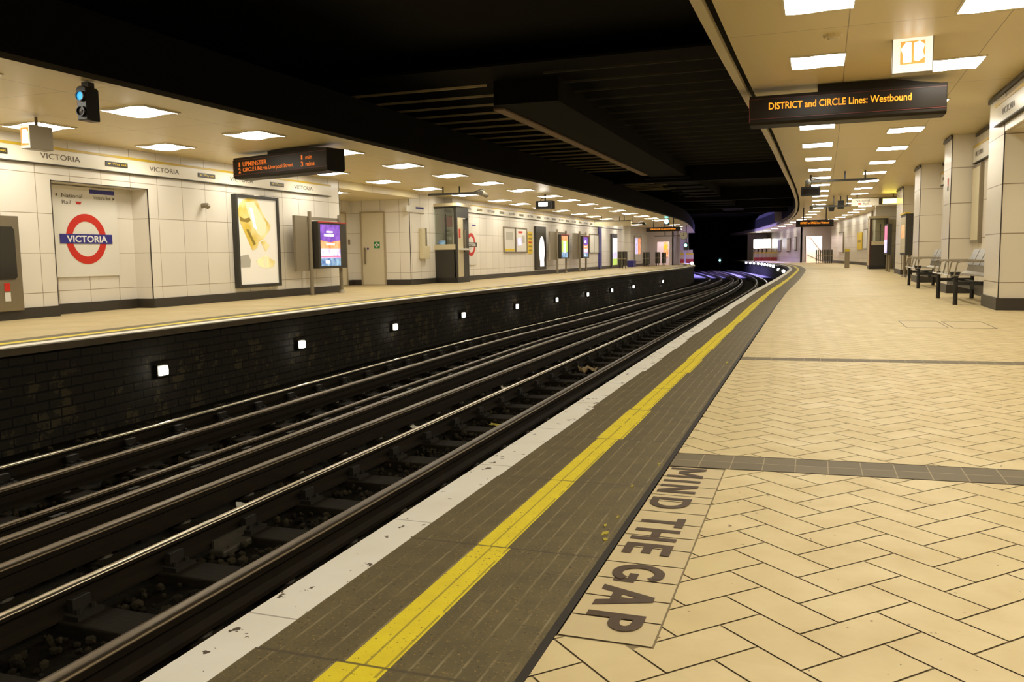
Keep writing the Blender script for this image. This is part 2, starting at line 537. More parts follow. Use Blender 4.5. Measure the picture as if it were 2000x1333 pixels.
# frames for flat things: local x = reading direction, local y = up, local z = towards the viewer
def frame(kind, loc=(0, 0, 0)):
    ax = {'left_wall': ((0, 1, 0), (0, 0, 1), (1, 0, 0)), 'right_wall': ((0, -1, 0), (0, 0, 1), (-1, 0, 0)),
          'facing': ((1, 0, 0), (0, 0, 1), (0, -1, 0)), 'floor': ((0, -1, 0), (1, 0, 0), (0, 0, 1))}[kind]
    m = Matrix.Identity(4)
    for j in range(3):
        for i in range(3): m[i][j] = ax[j][i]
    for i in range(3): m[i][3] = loc[i]
    return m
_text = {}
def text_mesh(body, bold=0.0):
    key = (body, bold)
    if key in _text: return _text[key]
    cu = bpy.data.curves.new('lettering', 'FONT')
    cu.body = body
    cu.size = 1.0
    cu.offset = bold
    cu.resolution_u = 3
    cu.extrude = .01
    o = bpy.data.objects.new('lettering', cu)
    COL.objects.link(o)
    bpy.context.view_layer.update()
    me = bpy.data.meshes.new_from_object(o.evaluated_get(bpy.context.evaluated_depsgraph_get()))
    bpy.data.objects.remove(o); bpy.data.curves.remove(cu)
    co = np.empty(len(me.vertices) * 3); me.vertices.foreach_get('co', co)
    co = co.reshape(-1, 3)
    _text[key] = (co, [tuple(p.vertices) for p in me.polygons])
    bpy.data.meshes.remove(me)
    return _text[key]
def text(body, box, mtx, mat, parent, name='lettering', bold=0.0, z=.002, depth=.002):
    """lettering fitted into box = (x0, x1, y0, y1) of the frame mtx"""
    co, fs = text_mesh(body, bold)
    lo, hi = co.min(0), co.max(0)
    c = (co - lo) / np.maximum(hi - lo, 1e-6)
    P = [(box[0] + a * (box[1] - box[0]), box[2] + b * (box[3] - box[2]), z + d * depth) for a, b, d in c]
    return MB(mtx).add(P, fs).build(name, mat, parent, fix=False)
# ================================================================ THE SETTING
Y0, Y1 = -6.0, 98.0
def strip(name, mat, curve, prof, ys, zf=None, j=None):
    """ribbon along the platform: prof = [(offset, z, v)], offset from curve(y)"""
    rows, us = [], []
    for k, y in enumerate(ys):
        rows.append([(curve(y) + d + (j[k][i] if j else 0), y, z + (zf(y) if zf else 0)) for i, (d, z, v) in enumerate(prof)])
        us.append(y)
    return struct(MB().sweep(rows, [p[2] for p in prof], us).build(name, mat))
def strip_x(name, mat, curve, prof, ys, **k):      # u runs across, v along
    rows = [[(curve(y) + d, y, z) for d, z, v in prof] for y in ys]
    mb = MB()
    n = len(prof)
    for a in range(len(ys) - 1):
        for i in range(n - 1):
            mb.add([rows[a][i], rows[a][i + 1], rows[a + 1][i + 1], rows[a + 1][i]], [(0, 1, 2, 3)],
                   [[(prof[i][2], ys[a]), (prof[i + 1][2], ys[a]), (prof[i + 1][2], ys[a + 1]), (prof[i][2], ys[a + 1])]])
    return struct(mb.build(name, mat, fix=False))

YR = ss(-1.55, 40, .76) + ss(41, Y1, 1.5)
SLAB = [(-1.55 + .76 * k) for k in range(56)]
def jit(seed):
    rr = random.Random(seed)
    return [rr.uniform(-.011, .011) for _ in range(400)]
JW, JYL, JYR = jit(1), jit(2), jit(3)
def slab_strip(name, mat, a, b, ja, jb, z=0.0, za=None):
    mb = MB()
    ys = SLAB + ss(41.5, Y1, 1.5)
    for k in range(len(ys) - 1):
        y0, y1 = ys[k], ys[k + 1]
        xa = a + (ja[k] if ja and k < 50 else 0)
        xb = b + (jb[k] if jb and k < 50 else 0)
        e0, e1 = RE(y0), RE(y1)
        mb.add([(e0 + xa, y0, z), (e0 + xb, y0, z), (e1 + xb, y1, z), (e1 + xa, y1, z)], [(0, 1, 2, 3)],
               [[(a, y0), (b, y0), (b, y1), (a, y1)]])
    return struct(mb.build(name, mat, fix=False))
slab_strip('floor_edge_white_line', 'white', .0, .135, None, JW)
slab_strip('floor_ribbed_slabs', 'tactile', .135, .345, JW, JYL)
slab_strip('floor_yellow_line', 'yellow', .345, .455, JYL, JYR)
slab_strip('floor_ribbed_slabs', 'tactile', .455, .722, JYR, None)
strip('floor_joint', 'skirting', RE, [(.722, 0, 0), (.742, 0, 1)], [-1.55] + ss(-.8, Y1, 1.0))
# platform nosing and the wall under it (seen from the far side only)
strip('platform_wall_right', 'coping', RE, [(0, 0, 0), (0, -.09, .1), (-.0, -.1, .1), (.12, -.1, .2)], ss(Y0, Y1, 2))
strip('wall_right_pit', 'brick', RE, [(.12, -.1, -.1), (.12, -1.35, -1.35)], ss(Y0, Y1, 2))

# herringbone paving, every tile a polygon over the grout
def clip(poly, a, b, c):            # keep a*x + b*y <= c
    out = []
    for i in range(len(poly)):
        p, q = poly[i], poly[(i + 1) % len(poly)]
        dp, dq = a * p[0] + b * p[1] - c, a * q[0] + b * q[1] - c
        if dp <= 0: out.append(p)
        if (dp < 0 < dq) or (dq < 0 < dp):
            t = dp / (dp - dq)
            out.append((p[0] + t * (q[0] - p[0]), p[1] + t * (q[1] - p[1])))
    return out
SL = .055                            # the cross bands run slightly askew
def bandy(y, x): return y + SL * (x - .7)
def herringbone():
    W = .1225
    a = R_(46.6)
    u = (W * math.cos(a), W * math.sin(a)); v = (W * math.sin(a), -W * math.cos(a))
    O = (1.080, 2.083)
    g = .021                         # half joint, in tile widths
    mb = MB()
    XM, YT = 5.3, 16.5
    regions = [[(-1, 0, -.742), (0, 1, 1.745)],
               [(-1, 0, -.962), (0, -1, -1.745), (-SL, 1, 3.335 - .7 * SL)],
               [(-1, 0, -.742), (SL, -1, -(3.575 - .7 * SL)), (-SL, 1, 6.88 - .7 * SL)],
               [(-1, 0, -.742), (SL, -1, -(7.07 - .7 * SL)), (0, 1, YT)]]
    for m in range(-9, 20):
        for n in range(-24, 140):
            for kind in (0, 1):
                if kind == 0: bu, bv, lu, lv = n + 2 * m, -n + 2 * m, 1, 2
                else: bu, bv, lu, lv = n + 2 * m, 2 - n + 2 * m, 2, 1
                cx = O[0] + bu * u[0] + bv * v[0]; cy = O[1] + bu * u[1] + bv * v[1]
                if not (-.6 < cy < YT + .3 and .3 < cx < XM): continue
                q = []
                for du, dv in ((g, g), (lu - g, g), (lu - g, lv - g), (g, lv - g)):
                    q.append((cx + du * u[0] + dv * v[0], cy + du * u[1] + dv * v[1]))
                for reg in regions:
                    p = q
                    for h in reg:
                        p = clip(p, *h)
                        if len(p) < 3: break
                    if len(p) >= 3:
                        s = 0
                        for i in range(len(p)): s += p[i][0] * p[(i + 1) % len(p)][1] - p[(i + 1) % len(p)][0] * p[i][1]
                        if s < 0: p = p[::-1]
                        if abs(s) < 2e-4: continue
                        mb.add([(x, y, 0) for x, y in p], [tuple(range(len(p)))])
    return struct(mb.build('floor', 'tile', fix=False))
herringbone()
struct(MB().box(5.3, 8.6, Y0, 13.2, -.12, 0).build('floor_passage', 'floor_far'))
struct(MB().box(.742, 5.3, Y0, 16.5, -.12, -.0035).build('floor_screed', 'grout'))
strip_x('floor_distant', 'floor_far', lambda y: RE(y), [(.742, 0, .742), (5.6, 0, 5.6), (9, 0, 9)], ss(16.5, Y1, 1.5))
def band(name, ya, yb):
    mb = MB()
    mb.add([(.742, bandy(ya, .742), .0), (5.3, bandy(ya, 5.3), .0), (5.3, bandy(yb, 5.3), .0), (.742, bandy(yb, .742), .0)], [(0, 1, 2, 3)],
           [[(.742, 2.4), (5.3, 2.4), (5.3, 2.6), (.742, 2.6)]])
    return struct(mb.build(name, 'stripe', fix=False))
band('floor_cross_band', 3.345, 3.568)
band('floor_cross_band', 6.885, 7.065)

# far (left) platform
YL = ss(Y0, 78, 2.0)
strip_x('floor_left_white_line', 'white', LE, [(0, 0, 0), (-.21, 0, .21)], YL)
strip_x('floor_left_ribbed_slabs', 'tactile', LE, [(-.21, 0, .3), (-.36, 0, .45)], YL)
strip_x('floor_left_yellow_line', 'yellow', LE, [(-.36, 0, .5), (-.52, 0, .66)], YL)
strip_x('floor_left_ribbed_slabs', 'tactile', LE, [(-.52, 0, .3), (-.78, 0, .56)], YL)
strip_x('floor_left', 'floor_l', LE, [(-.78, 0, -.78), (-4.2, 0, -4.2), (-7.5, 0, -7.5)], YL)
strip('platform_coping_left', 'coping', LE, [(.0, 0, 0), (.03, -.01, .01), (.03, -.085, .1), (-.06, -.09, .2)], YL)
strip('wall_left_pit', 'brick', LE, [(-.06, -.09, -.09), (-.06, -1.4, -1.4)], YL)

# ceilings over the platforms
strip('ceiling_right', 'soffit_r', RC, [(.172, 0, .43), (2.4, 0, 2.7), (5.3, 0, 5.6), (9, 0, 9)], ss(Y0, Y1, 2), ZR)
strip('trim_1', 'pale_trim', RC, [(0, .25, 0), (0, -.015, .2), (.095, -.015, .3), (.095, .05, .35)], ss(Y0, Y1, 2), ZR)
strip('trim_2', 'black', RC, [(.085, .06, 0), (.175, .06, .1), (.175, 0, .15)], ss(Y0, Y1, 2), ZR)
strip('ceiling_left', 'soffit_l', LC, [(0, 0, -6), (-2, 0, -8), (-5.9, 0, -11.9)], ss(Y0, 78, 2), ZL)
strip('trim_3', 'rib', LC, [(.02, -.012, 0), (.02, .05, .1), (-.03, .06, .2)], ss(Y0, 78, 2), ZL)
# dark fascias and the roof over the tracks
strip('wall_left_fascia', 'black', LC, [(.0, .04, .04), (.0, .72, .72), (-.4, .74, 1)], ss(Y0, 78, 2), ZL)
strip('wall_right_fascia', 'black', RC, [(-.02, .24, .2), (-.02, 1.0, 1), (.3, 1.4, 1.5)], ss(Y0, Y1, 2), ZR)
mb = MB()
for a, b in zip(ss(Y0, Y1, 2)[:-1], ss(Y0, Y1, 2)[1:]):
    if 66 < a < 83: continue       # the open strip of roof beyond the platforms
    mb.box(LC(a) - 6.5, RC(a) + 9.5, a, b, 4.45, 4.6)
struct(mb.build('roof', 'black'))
def beam(name, mat, x0, x1, y0, y1, z0, z1): return struct(MB().box(x0, x1, y0, y1, z0, z1).build(name, mat))
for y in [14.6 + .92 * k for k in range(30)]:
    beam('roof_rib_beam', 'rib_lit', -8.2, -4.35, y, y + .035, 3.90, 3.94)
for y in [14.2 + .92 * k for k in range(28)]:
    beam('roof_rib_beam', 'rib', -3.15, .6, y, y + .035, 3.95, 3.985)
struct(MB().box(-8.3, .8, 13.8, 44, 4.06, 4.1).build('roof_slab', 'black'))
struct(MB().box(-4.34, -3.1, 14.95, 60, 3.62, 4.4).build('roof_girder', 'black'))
struct(MB().box(-4.46, -4.26, 15.25, 30, 3.585, 3.618).build('roof_girder_flange', 'flange'))
for k in range(12):
    beam('roof_girder_stiffener', 'black', -4.6, -3.0, 31 + 2.1 * k, 31.5 + 2.1 * k, 3.55, 3.618)
for y in (31.4, 43.5, 52, 58.5):
    beam('roof_cross_beam', 'black', -9, 1.2, y, y + .4, 3.45, 4.4)
# dark end of the tunnel, and an unseen back wall added to block light
struct(MB().box(-24, 12, 98, 98.3, -1.5, 4.6).build('wall_tunnel_end', 'black'))
struct(MB().box(-18, 12, -6.3, -6, -1.5, 4.6).build('wall_back_light_block', 'wall'))

# ---- track bed
strip_x('ground_track_bed', 'bed', lambda y: (RE(y) + LE(y)) / 2, [(-3.6, -1.115, 0), (3.6, -1.115, 7.2)], ss(Y0, Y1, 2))

# ---- left wall: panels with a niche, a recess with two doors, then the long wall
XL = -10.1
mb = MB()
mb.box(XL - .25, XL, Y0, 10.32, .0, 2.9)
mb.box(XL - .25, XL, 10.32, 12.40, 2.152, 2.9)
mb.box(XL - .25, XL, 12.40, 19.0, .0, 2.9)
mb.box(XL - .60, XL - .38, 10.22, 12.55, 0, 2.3)
mb.box(XL - .4, XL - .004, 10.26, 10.326, 0, 2.152)
mb.box(XL - .4, XL - .004, 12.394, 12.46, 0, 2.152)
mb.box(XL - .4, XL - .004, 10.30, 12.42, 2.146, 2.2)
struct(mb.build('wall_left', 'wall'))
mb = MB()                             # recess: back wall, side wall with door, return to the booth
mb.box(XL - 2.65, XL - 2.35, 18.7, 23.9, 0, 2.9)
mb.box(XL - 2.35, XL - .31, 23.6, 23.9, 0, 2.9)
mb.box(XL - .5, XL - .3, 23.592, 25.5, 0, 2.9)
mb.box(XL - 2.35, XL - .2, 18.72, 19.0, 0, 2.9)
struct(mb.build('wall_left_recess', 'wall'))
struct(MB().box(XL - 2.36, XL - .001, 19.0, 23.6, 2.63, 2.9).build('ceiling_recess', 'soffit_l'))
mb = MB()                             # dark edge strips of the niche and of the recess corners
mb.box(XL - .01, XL + .004, 10.312, 10.328, .17, 2.16)
mb.box(XL - .01, XL + .004, 12.386, 12.402, .17, 2.16)
mb.box(XL - .01, XL + .004, 10.312, 12.402, 2.140, 2.156)
mb.box(XL - .01, XL + .004, 18.99, 19.004, .17, 2.79)
mb.box(XL - .31, XL - .294, 23.584, 23.60, .17, 2.79)
struct(mb.build('trim_9', 'rib'))
XF = -10.2
mb = MB()
mb.box(XF - .3, XF, 26.44, 53.6, 0, 2.9)
mb.box(XF - .6, XF - .31, 25.4, 26.5, 0, 2.9)
mb.box(XF - .5, XF - .28, 53.4, 56.2, 0, 2.9)
mb.box(XF - .3, XF, 56.0, 62.3, 0, 2.9)
struct(mb.build('wall_left_far', 'wall'))
mb = MB()                             # baseboards along the left walls
for x, a, b in ((XL, Y0, 10.32), (XL - .36, 10.32, 12.40), (XL, 12.40, 19.0), (XL - 2.35, 19.0, 22.2), (XL - 2.35, 23.25, 23.6), (XL - .3, 23.55, 25.4), (XF, 26.4, 53.6), (XF, 56, 62.3)):
    mb.box(x - .02, x + .025, a, b, 0, .17)
mb.box(XL - 2.35, XL - 2.01, 23.57, 23.61, 0, .17)
mb.box(XL - 1.14, XL - .28, 23.57, 23.61, 0, .17)
mb.box(XL - .38, XL + .02, 12.375, 12.42, 0, .17)
struct(mb.build('baseboard_left', 'skirting'))

# ---- right wall: opening, piers and bays
XR = 3.68
ZT = 3.08
mb = MB()
mb.box(XR, 5.4, Y0, 13.2, 2.42, ZT)
mb.box(XR, 5.4, 13.2, 14.28, 0, ZT)
mb.box(8.6, 8.8, Y0, 13.25, 0, 3.05)  # passage deepened out of view to hold the added lights
mb.box(5.4, 8.8, 13.2, 13.4, 0, 3.05)
mb.box(4.14, 5.4, 14.28, 18.24, 0, ZT)
mb.box(3.73, 5.4, 18.24, 19.22, 0, ZT)
mb.box(4.34, 5.4, 19.22, 24.15, 0, ZT)
mb.box(3.83, 5.4, 24.15, 25.45, 0, ZT)
mb.box(4.52, 5.4, 25.45, 31.9, 0, ZT)
mb.box(4.13, 5.4, 31.9, 34.2, 0, ZT)
mb.box(5.0, 5.4, 34.2, 43.4, 0, ZT)
struct(mb.build('wall_right', 'wall_r'))
mb = MB()
for x, a, b in ((XR, 13.17, 14.28), (4.14, 14.28, 18.24), (3.73, 18.2, 19.22), (4.34, 19.22, 24.15), (3.83, 24.1, 25.45), (4.52, 25.45, 31.9), (4.13, 31.86, 34.2)):
    mb.box(x - .025, x + .02, a, b, 0, .17)
mb.box(XR - .02, 8.6, 13.174, 13.2, 0, .166); mb.box(3.71, 4.14, 18.204, 18.24, 0, .166); mb.box(3.81, 4.34, 24.104, 24.15, 0, .166); mb.box(4.11, 4.52, 31.864, 31.9, 0, .166)
struct(mb.build('baseboard_right', 'skirting'))
mb = MB()                             # dark edge trim on the pier corners and heads
for x, y in ((XR, 13.2), (3.73, 18.24), (3.83, 24.15), (4.13, 31.9)):
    mb.box(x - .004, x + .009, y - .005, y + .008, .17, 2.98 if y > 13 else 2.42)
for x, a, b in ((XR, Y0, 14.3), (3.73, 18.2, 19.24), (3.83, 24.1, 25.47), (4.13, 31.9, 34.2), (4.14, 14.3, 18.2), (4.34, 19.24, 24.1)):
    mb.box(x - .03, x, a, b, 2.94, 2.995)
struct(mb.build('trim_4', 'skirting'))
# the curving wall further along
def rw(y): return RE(y) + 4.25
rows = [[(rw(y), y, 0), (rw(y), y, 3.0)] for y in ss(43.2, 66, 1.9)]
struct(MB().sweep(rows, [0, 3.0], ss(43.2, 66, 1.9)).build('wall_right_far', 'wall_r'))
rows = [[(rw(y) - .02, y, 0), (rw(y) - .02, y, .17)] for y in ss(43.2, 66, 1.9)]
struct(MB().sweep(rows, [0, .17], ss(43.2, 66, 1.9)).build('baseboard_right_far', 'skirting'))
struct(MB().box(4.0, 5.2, 43.2, 43.4, 0, 3.0).build('wall_right_return', 'wall_r'))
# portal wall facing along the platform, with a wide opening to the stairs
mb = MB()
PY = 68.0
mb.box(.36, .74, PY, PY + .3, 0, 2.9)
mb.box(.74, 1.9, PY, PY + .3, 1.98, 2.9)
mb.box(1.9, 4.2, PY, PY + .3, 0, 2.9)
mb.box(.36, .5, PY, PY + 3.2, 0, 2.9)
mb.box(.36, 4.2, PY + 3.2, PY + 3.4, 0, 2.9)
struct(mb.build('wall_right_portal', 'lilac_wall'))
struct(MB().box(.70, .76, PY - .02, PY + .28, 0, 1.98).build('trim_5', 'brownpost'))
# wall beyond the portal, closing the far end of the curved platform
mb = MB()
mb.add([(.362, 68.04, 0), (.362, 68.04, 2.9), (-3.2, 92, 2.9), (-3.2, 92, 0)], [(0, 1, 2, 3)], [[(71, 0), (71, 2.9), (92, 2.9), (92, 0)]])
struct(mb.build('wall_right_end', 'wall_r'))
struct(MB().box(-5.2, -3.0, 92, 92.3, 0, 2.9).build('wall_end_right', 'pale_trim'))
# left end: portal wall across the platform with a doorway
mb = MB()
LY = 62.3
mb.box(-10.5, -9.52, LY, LY + .3, 0, 2.75)
mb.box(-9.52, -8.62, LY, LY + .3, 1.70, 2.75)
mb.box(-8.62, -8.36, LY, LY + .3, 0, 2.75)
mb.box(-10.5, -8.2, LY + 2.2, LY + 2.4, 0, 2.75)
mb.box(-8.42, -8.36, LY, LY + 2.3, 0, 2.75)
struct(mb.build('wall_left_portal', 'lilac_wall'))
mb = MB()
mb.box(-12, -9.35, 77.4, 77.7, 0, 2.75)
mb.box(-10.6, -10.4, 64, 77.5, 0, 2.75)
struct(mb.build('wall_left_end', 'wall'))
# dusk lamp at the open roof; ballast below is painted paler for its light
dusk('dusk_through_open_roof', (-4.8, 74.0, 4.5), (0, 0, 0), (9, 16), 2600)
strip_x('ground_dusk_lit_ballast', 'dusk_lit_ballast', lambda y: (RE(y) + LE(y)) / 2, [(-3.0, -1.06, 0), (3.0, -1.06, 7.2)], ss(65, 85, 2))
# ================================================================ CEILING LIGHTS
def lobes(sx, sy, drop, n=12, k=2):
    mb = MB()
    P, F = [], []
    for j in range(k + 1):
        for i in range(n + 1):
            u, v = i / n, j / k
            z = -drop * (.5 + .5 * math.sin(2 * math.pi * u)) - .004 * math.sin(math.pi * v)
            P.append(((u - .5) * sx, (v - .5) * sy, z - .008))
    for j in range(k):
        for i in range(n):
            a = j * (n + 1) + i
            F.append((a, a + n + 1, a + n + 2, a + 1))
    return mb.add(P, F)
def make_light(sx, sy, drop):
    t = thing('ceiling_light', '', 'ceiling light')
    f = MB()
    for a in ((-sx / 2 - .02, -sx / 2, -sy / 2 - .02, sy / 2 + .02), (sx / 2, sx / 2 + .02, -sy / 2 - .02, sy / 2 + .02),
              (-sx / 2, sx / 2, -sy / 2 - .02, -sy / 2), (-sx / 2, sx / 2, sy / 2, sy / 2 + .02)):
        f.box(*a, -.012, .0)
    lo = lobes(sx, sy, drop)
    n, k = 12, 2                      # closed sides between the wavy diffuser and the ceiling
    rim = [i for i in range(n + 1)] + [j * (n + 1) + n for j in range(1, k + 1)] + [k * (n + 1) + i for i in range(n - 1, -1, -1)] + [j * (n + 1) for j in range(k - 1, 0, -1)]
    for p, q in zip(rim, rim[1:] + rim[:1]):
        P, Q = lo.v[p], lo.v[q]
        f.add([P, Q, (Q[0], Q[1], -.001), (P[0], P[1], -.001)], [(0, 1, 2, 3)])
    f.build('frame', 'lampframe', t, fix=False)
    lo.build('diffuser', 'lamp', t, smooth=True, fix=False)
    return t
ORD = 'first second third fourth fifth sixth seventh eighth ninth tenth eleventh twelfth thirteenth fourteenth fifteenth sixteenth seventeenth eighteenth nineteenth twentieth'.split()
ORD += ['twenty-' + o for o in ORD[:9]]
def lights(first, spots, zf, what, where, group, vis):
    n = 0
    for i, (x, y) in enumerate(spots):
        o = first if i == 0 else copy_tree(first)
        o.location = (x, y, zf(y))
        if y >= vis:
            tag(o, f'{what} {ORD[n]} from the camera in {where}', 'ceiling light', group)
            n += 1
        else:
            tag(o, f'{what} out of frame in {where}', 'ceiling light', group)
ysR1 = [-2.7, 0, 2.65, 5.3, 8.03, 10.52, 13.2, 15.88, 18.69, 21.46, 24.35, 27.0, 29.9, 32.8, 35.7, 38.6, 41.7, 45, 48.5, 52, 55.5, 59]
ysR2 = [-2.5, .3, 3.1, 5.9, 8.62, 11.32, 14.2, 17.08, 20.04, 23.06, 26.02, 29.06, 32.2, 35.2, 38.3, 41.5]
ysR3 = [44.7, 47.8, 50.9, 54.0, 57, 60, 63]
LR = make_light(.57, .64, .012)
lights(LR, [(1.29 + RE(y) * .9 if y > 14 else 1.28, y) for y in ysR1], ZR, 'added ceiling light,', 'the track-side row, near platform', 'lights over the near platform, track row', 7.5)
lights(copy_tree(LR), [(2.72 + .005 * y, y) for y in ysR2], ZR, 'added ceiling light,', 'the pier-side row, near platform', 'lights over the near platform, wall row', 8)
lights(copy_tree(LR), [(3.55 + .05 + RE(y) - .15, y) for y in ysR3], ZR, 'small distant ceiling light,', 'the row along the curving right wall', 'lights over the near platform, distant wall row', 40)
lights(copy_tree(LR), [(6.6, y) for y in (-2.5, 1, 4.5, 8, 11.5)], ZR, 'added ceiling light,', 'the side passage behind the right lintel', 'lights added in the side passage', 99)  # unseen lights added to brighten the near floor
ysR4 = [63, 67, 71, 75.5, 80, 85]
lights(copy_tree(LR), [(RE(y) + 1.35, y) for y in ysR4], ZR, 'tiny distant ceiling light,', 'the bend row, near platform', 'lights round the bend of the near platform', 40)
LLt = make_light(.70, .62, .028)
ysL1 = [-1.4, 1.2, 3.8, 6.4, 9.02, 11.44, 13.98, 16.59, 19.1, 21.63, 24.4, 27.4, 29.7, 32.4, 35.1, 37.8, 40.6, 43.6, 46.3, 48.8]
ysL2 = [-1.2, 1.45, 4.1, 6.75, 9.42, 11.96, 14.6, 17.18, 19.8, 22.5, 25.3, 28.5, 30.7, 33.5, 36.3, 39.5, 42.4, 45.4, 48.3, 51.3, 54.3]
lights(LLt, [(-7.05, y) for y in ysL1], ZL, 'white ceiling light,', 'the track-side row, opposite platform', 'lights over the opposite platform, track row', 8.8)
lights(copy_tree(LLt), [(-9.25 if y < 38 else -9.25 - .01 * (y - 38), y) for y in ysL2 if not 18.9 < y < 19.0], ZL, 'white ceiling light,', 'the wall-side row, opposite platform', 'lights over the opposite platform, wall row', 9)
o = copy_tree(LLt); o.location = (-10.95, 20.1, 2.629); tag(o, 'white ceiling light in the lowered ceiling of the recess with two doors', 'ceiling light'); 
if 'group' in o: del o['group']
ysL4 = [56, 60, 65, 70]
lights(copy_tree(LLt), [(LE(y) - 1.2, y) for y in ysL4], ZL, 'tiny distant ceiling light,', 'the end row, opposite platform', 'lights at the end of the opposite platform', 40)

# ================================================================ TRACKS
def track_x(y, near):
    return RE(y) if near else LE(y) + 6.45
def rail(name, label, cat, d, near, prof, mis, z, mats, y1=96.0):
    ys = ss(Y0 + .1, 40, 1.0) + ss(41.5, y1, 1.5)
    rows = [[(track_x(y, near) + d + px, y, z + pz) for px, pz in prof] for y in ys]
    o = MB().sweep(rows, list(range(len(prof))), ys, True, mis).build(name, mats)
    for p, k in zip(o.data.polygons, range(10 ** 7)):
        if p.material_index == 1: p.use_smooth = True
    return tag(o, label, cat)
RUN = [(-.07, -.15), (.07, -.15), (.07, -.135), (.012, -.115), (.010, -.045), (.036, -.032), (.036, -.012), (.031, -.004), (.016, 0), (-.016, 0), (-.031, -.004), (-.036, -.012), (-.036, -.032), (-.010, -.045), (-.012, -.115), (-.07, -.135)]
RUN_I = [0, 0, 0, 0, 0, 0, 1, 1, 1, 1, 1, 0, 0, 0, 0, 0]
CON = [(-.085, -.16), (.085, -.16), (.085, -.135), (.038, -.115), (.036, -.062), (.052, -.050), (.052, -.016), (.042, -.004), (.02, 0), (-.02, 0), (-.042, -.004), (-.052, -.016), (-.052, -.050), (-.036, -.062), (-.038, -.115), (-.085, -.135)]
CON_I = [0, 0, 0, 0, 0, 0, 1, 1, 1, 1, 1, 0, 0, 0, 0, 0]
SHINE, DULL = ['rail_side', 'rail_top'], ['rail_side', 'cond_top']
rail('running_rail', 'running rail hidden close under the near platform edge', 'rail', -1.10, True, RUN, RUN_I, -.90, SHINE)
rail('conductor_rail', 'wide brown conductor rail closest to the white line of the near platform', 'rail', -1.66, True, CON, CON_I, -.86, DULL)
rail('running_rail', 'shiny polished running rail between the two wide brown conductor rails', 'rail', -2.53, True, RUN, RUN_I, -.90, SHINE)
rail('conductor_rail', 'wide brown conductor rail beyond the polished rail of the near track', 'rail', -3.05, True, CON, CON_I, -.86, DULL)
rail('conductor_rail', 'dull conductor rail in the middle of both tracks, nearer of the close pair', 'rail', -3.60, False, CON, CON_I, -.88, DULL)
rail('running_rail', 'dull running rail in the middle of both tracks, farther of the close pair', 'rail', -3.97, False, RUN, RUN_I, -.92, DULL)
rail('conductor_rail', 'brown conductor rail midway along the bed of the far track', 'rail', -4.66, False, CON, CON_I, -.87, DULL)
rail('running_rail', 'shiny running rail nearest the sooty brick wall of the opposite platform', 'rail', -5.40, False, RUN, RUN_I, -.90, SHINE)
# sleepers with their iron chairs and insulators
def make_sleeper(near, full):
    t = thing('sleeper', '', 'sleeper')
    c = 0
    MB().box(-1.30, 1.30, -.125, .125, -.10, 0).build('timber', 'timber', t, bevel=.01 if full else 0)
    if full:
        for x in ((-.72, .72)):
            b = MB().box(x - .17, x + .17, -.09, .09, 0, .025).box(x - .105, x - .06, -.06, .06, .02, .10).box(x + .06, x + .105, -.06, .06, .02, .10)
            for q in (-.13, .13):
                for w_ in (-.05, .05): b.cyl((x + q, w_, .02), (x + q, w_, .05), .016, n=6)
            b.build('rail_chair', 'iron', t)
    return t
pot = None
def pots(t, xs):
    for x in xs:
        MB().cyl((x, 0, 0), (x, 0, .030), .075, .06, n=10).cyl((x, 0, .03), (x, 0, .055), .05, n=10).build('insulator', 'insulator', t)
for near, d, lab, grp, px in ((True, -1.815, 'dark timber sleeper under the rails of the track beside the near platform', 'sleepers of the near track', (.155, -1.235)),
                         (False, -4.685, 'dark timber sleeper under the rails of the track below the opposite platform', 'sleepers of the far track', (.025, 1.085))):
    fullp = make_sleeper(near, True); pots(fullp, px)
    simple = make_sleeper(near, False)
    uf = us = False
    y = 1.15 if near else 3.0
    k = 0
    while y < 58:
        if y < 24:
            o = fullp if not uf else copy_tree(fullp); uf = True
        else:
            o = simple if not us else copy_tree(simple); us = True
        o.location = (track_x(y, near) + d, y, -1.052)
        o.rotation_euler = (0, 0, random.uniform(-.012, .012))
        tag(o, lab, 'sleeper', grp)
        y += .74
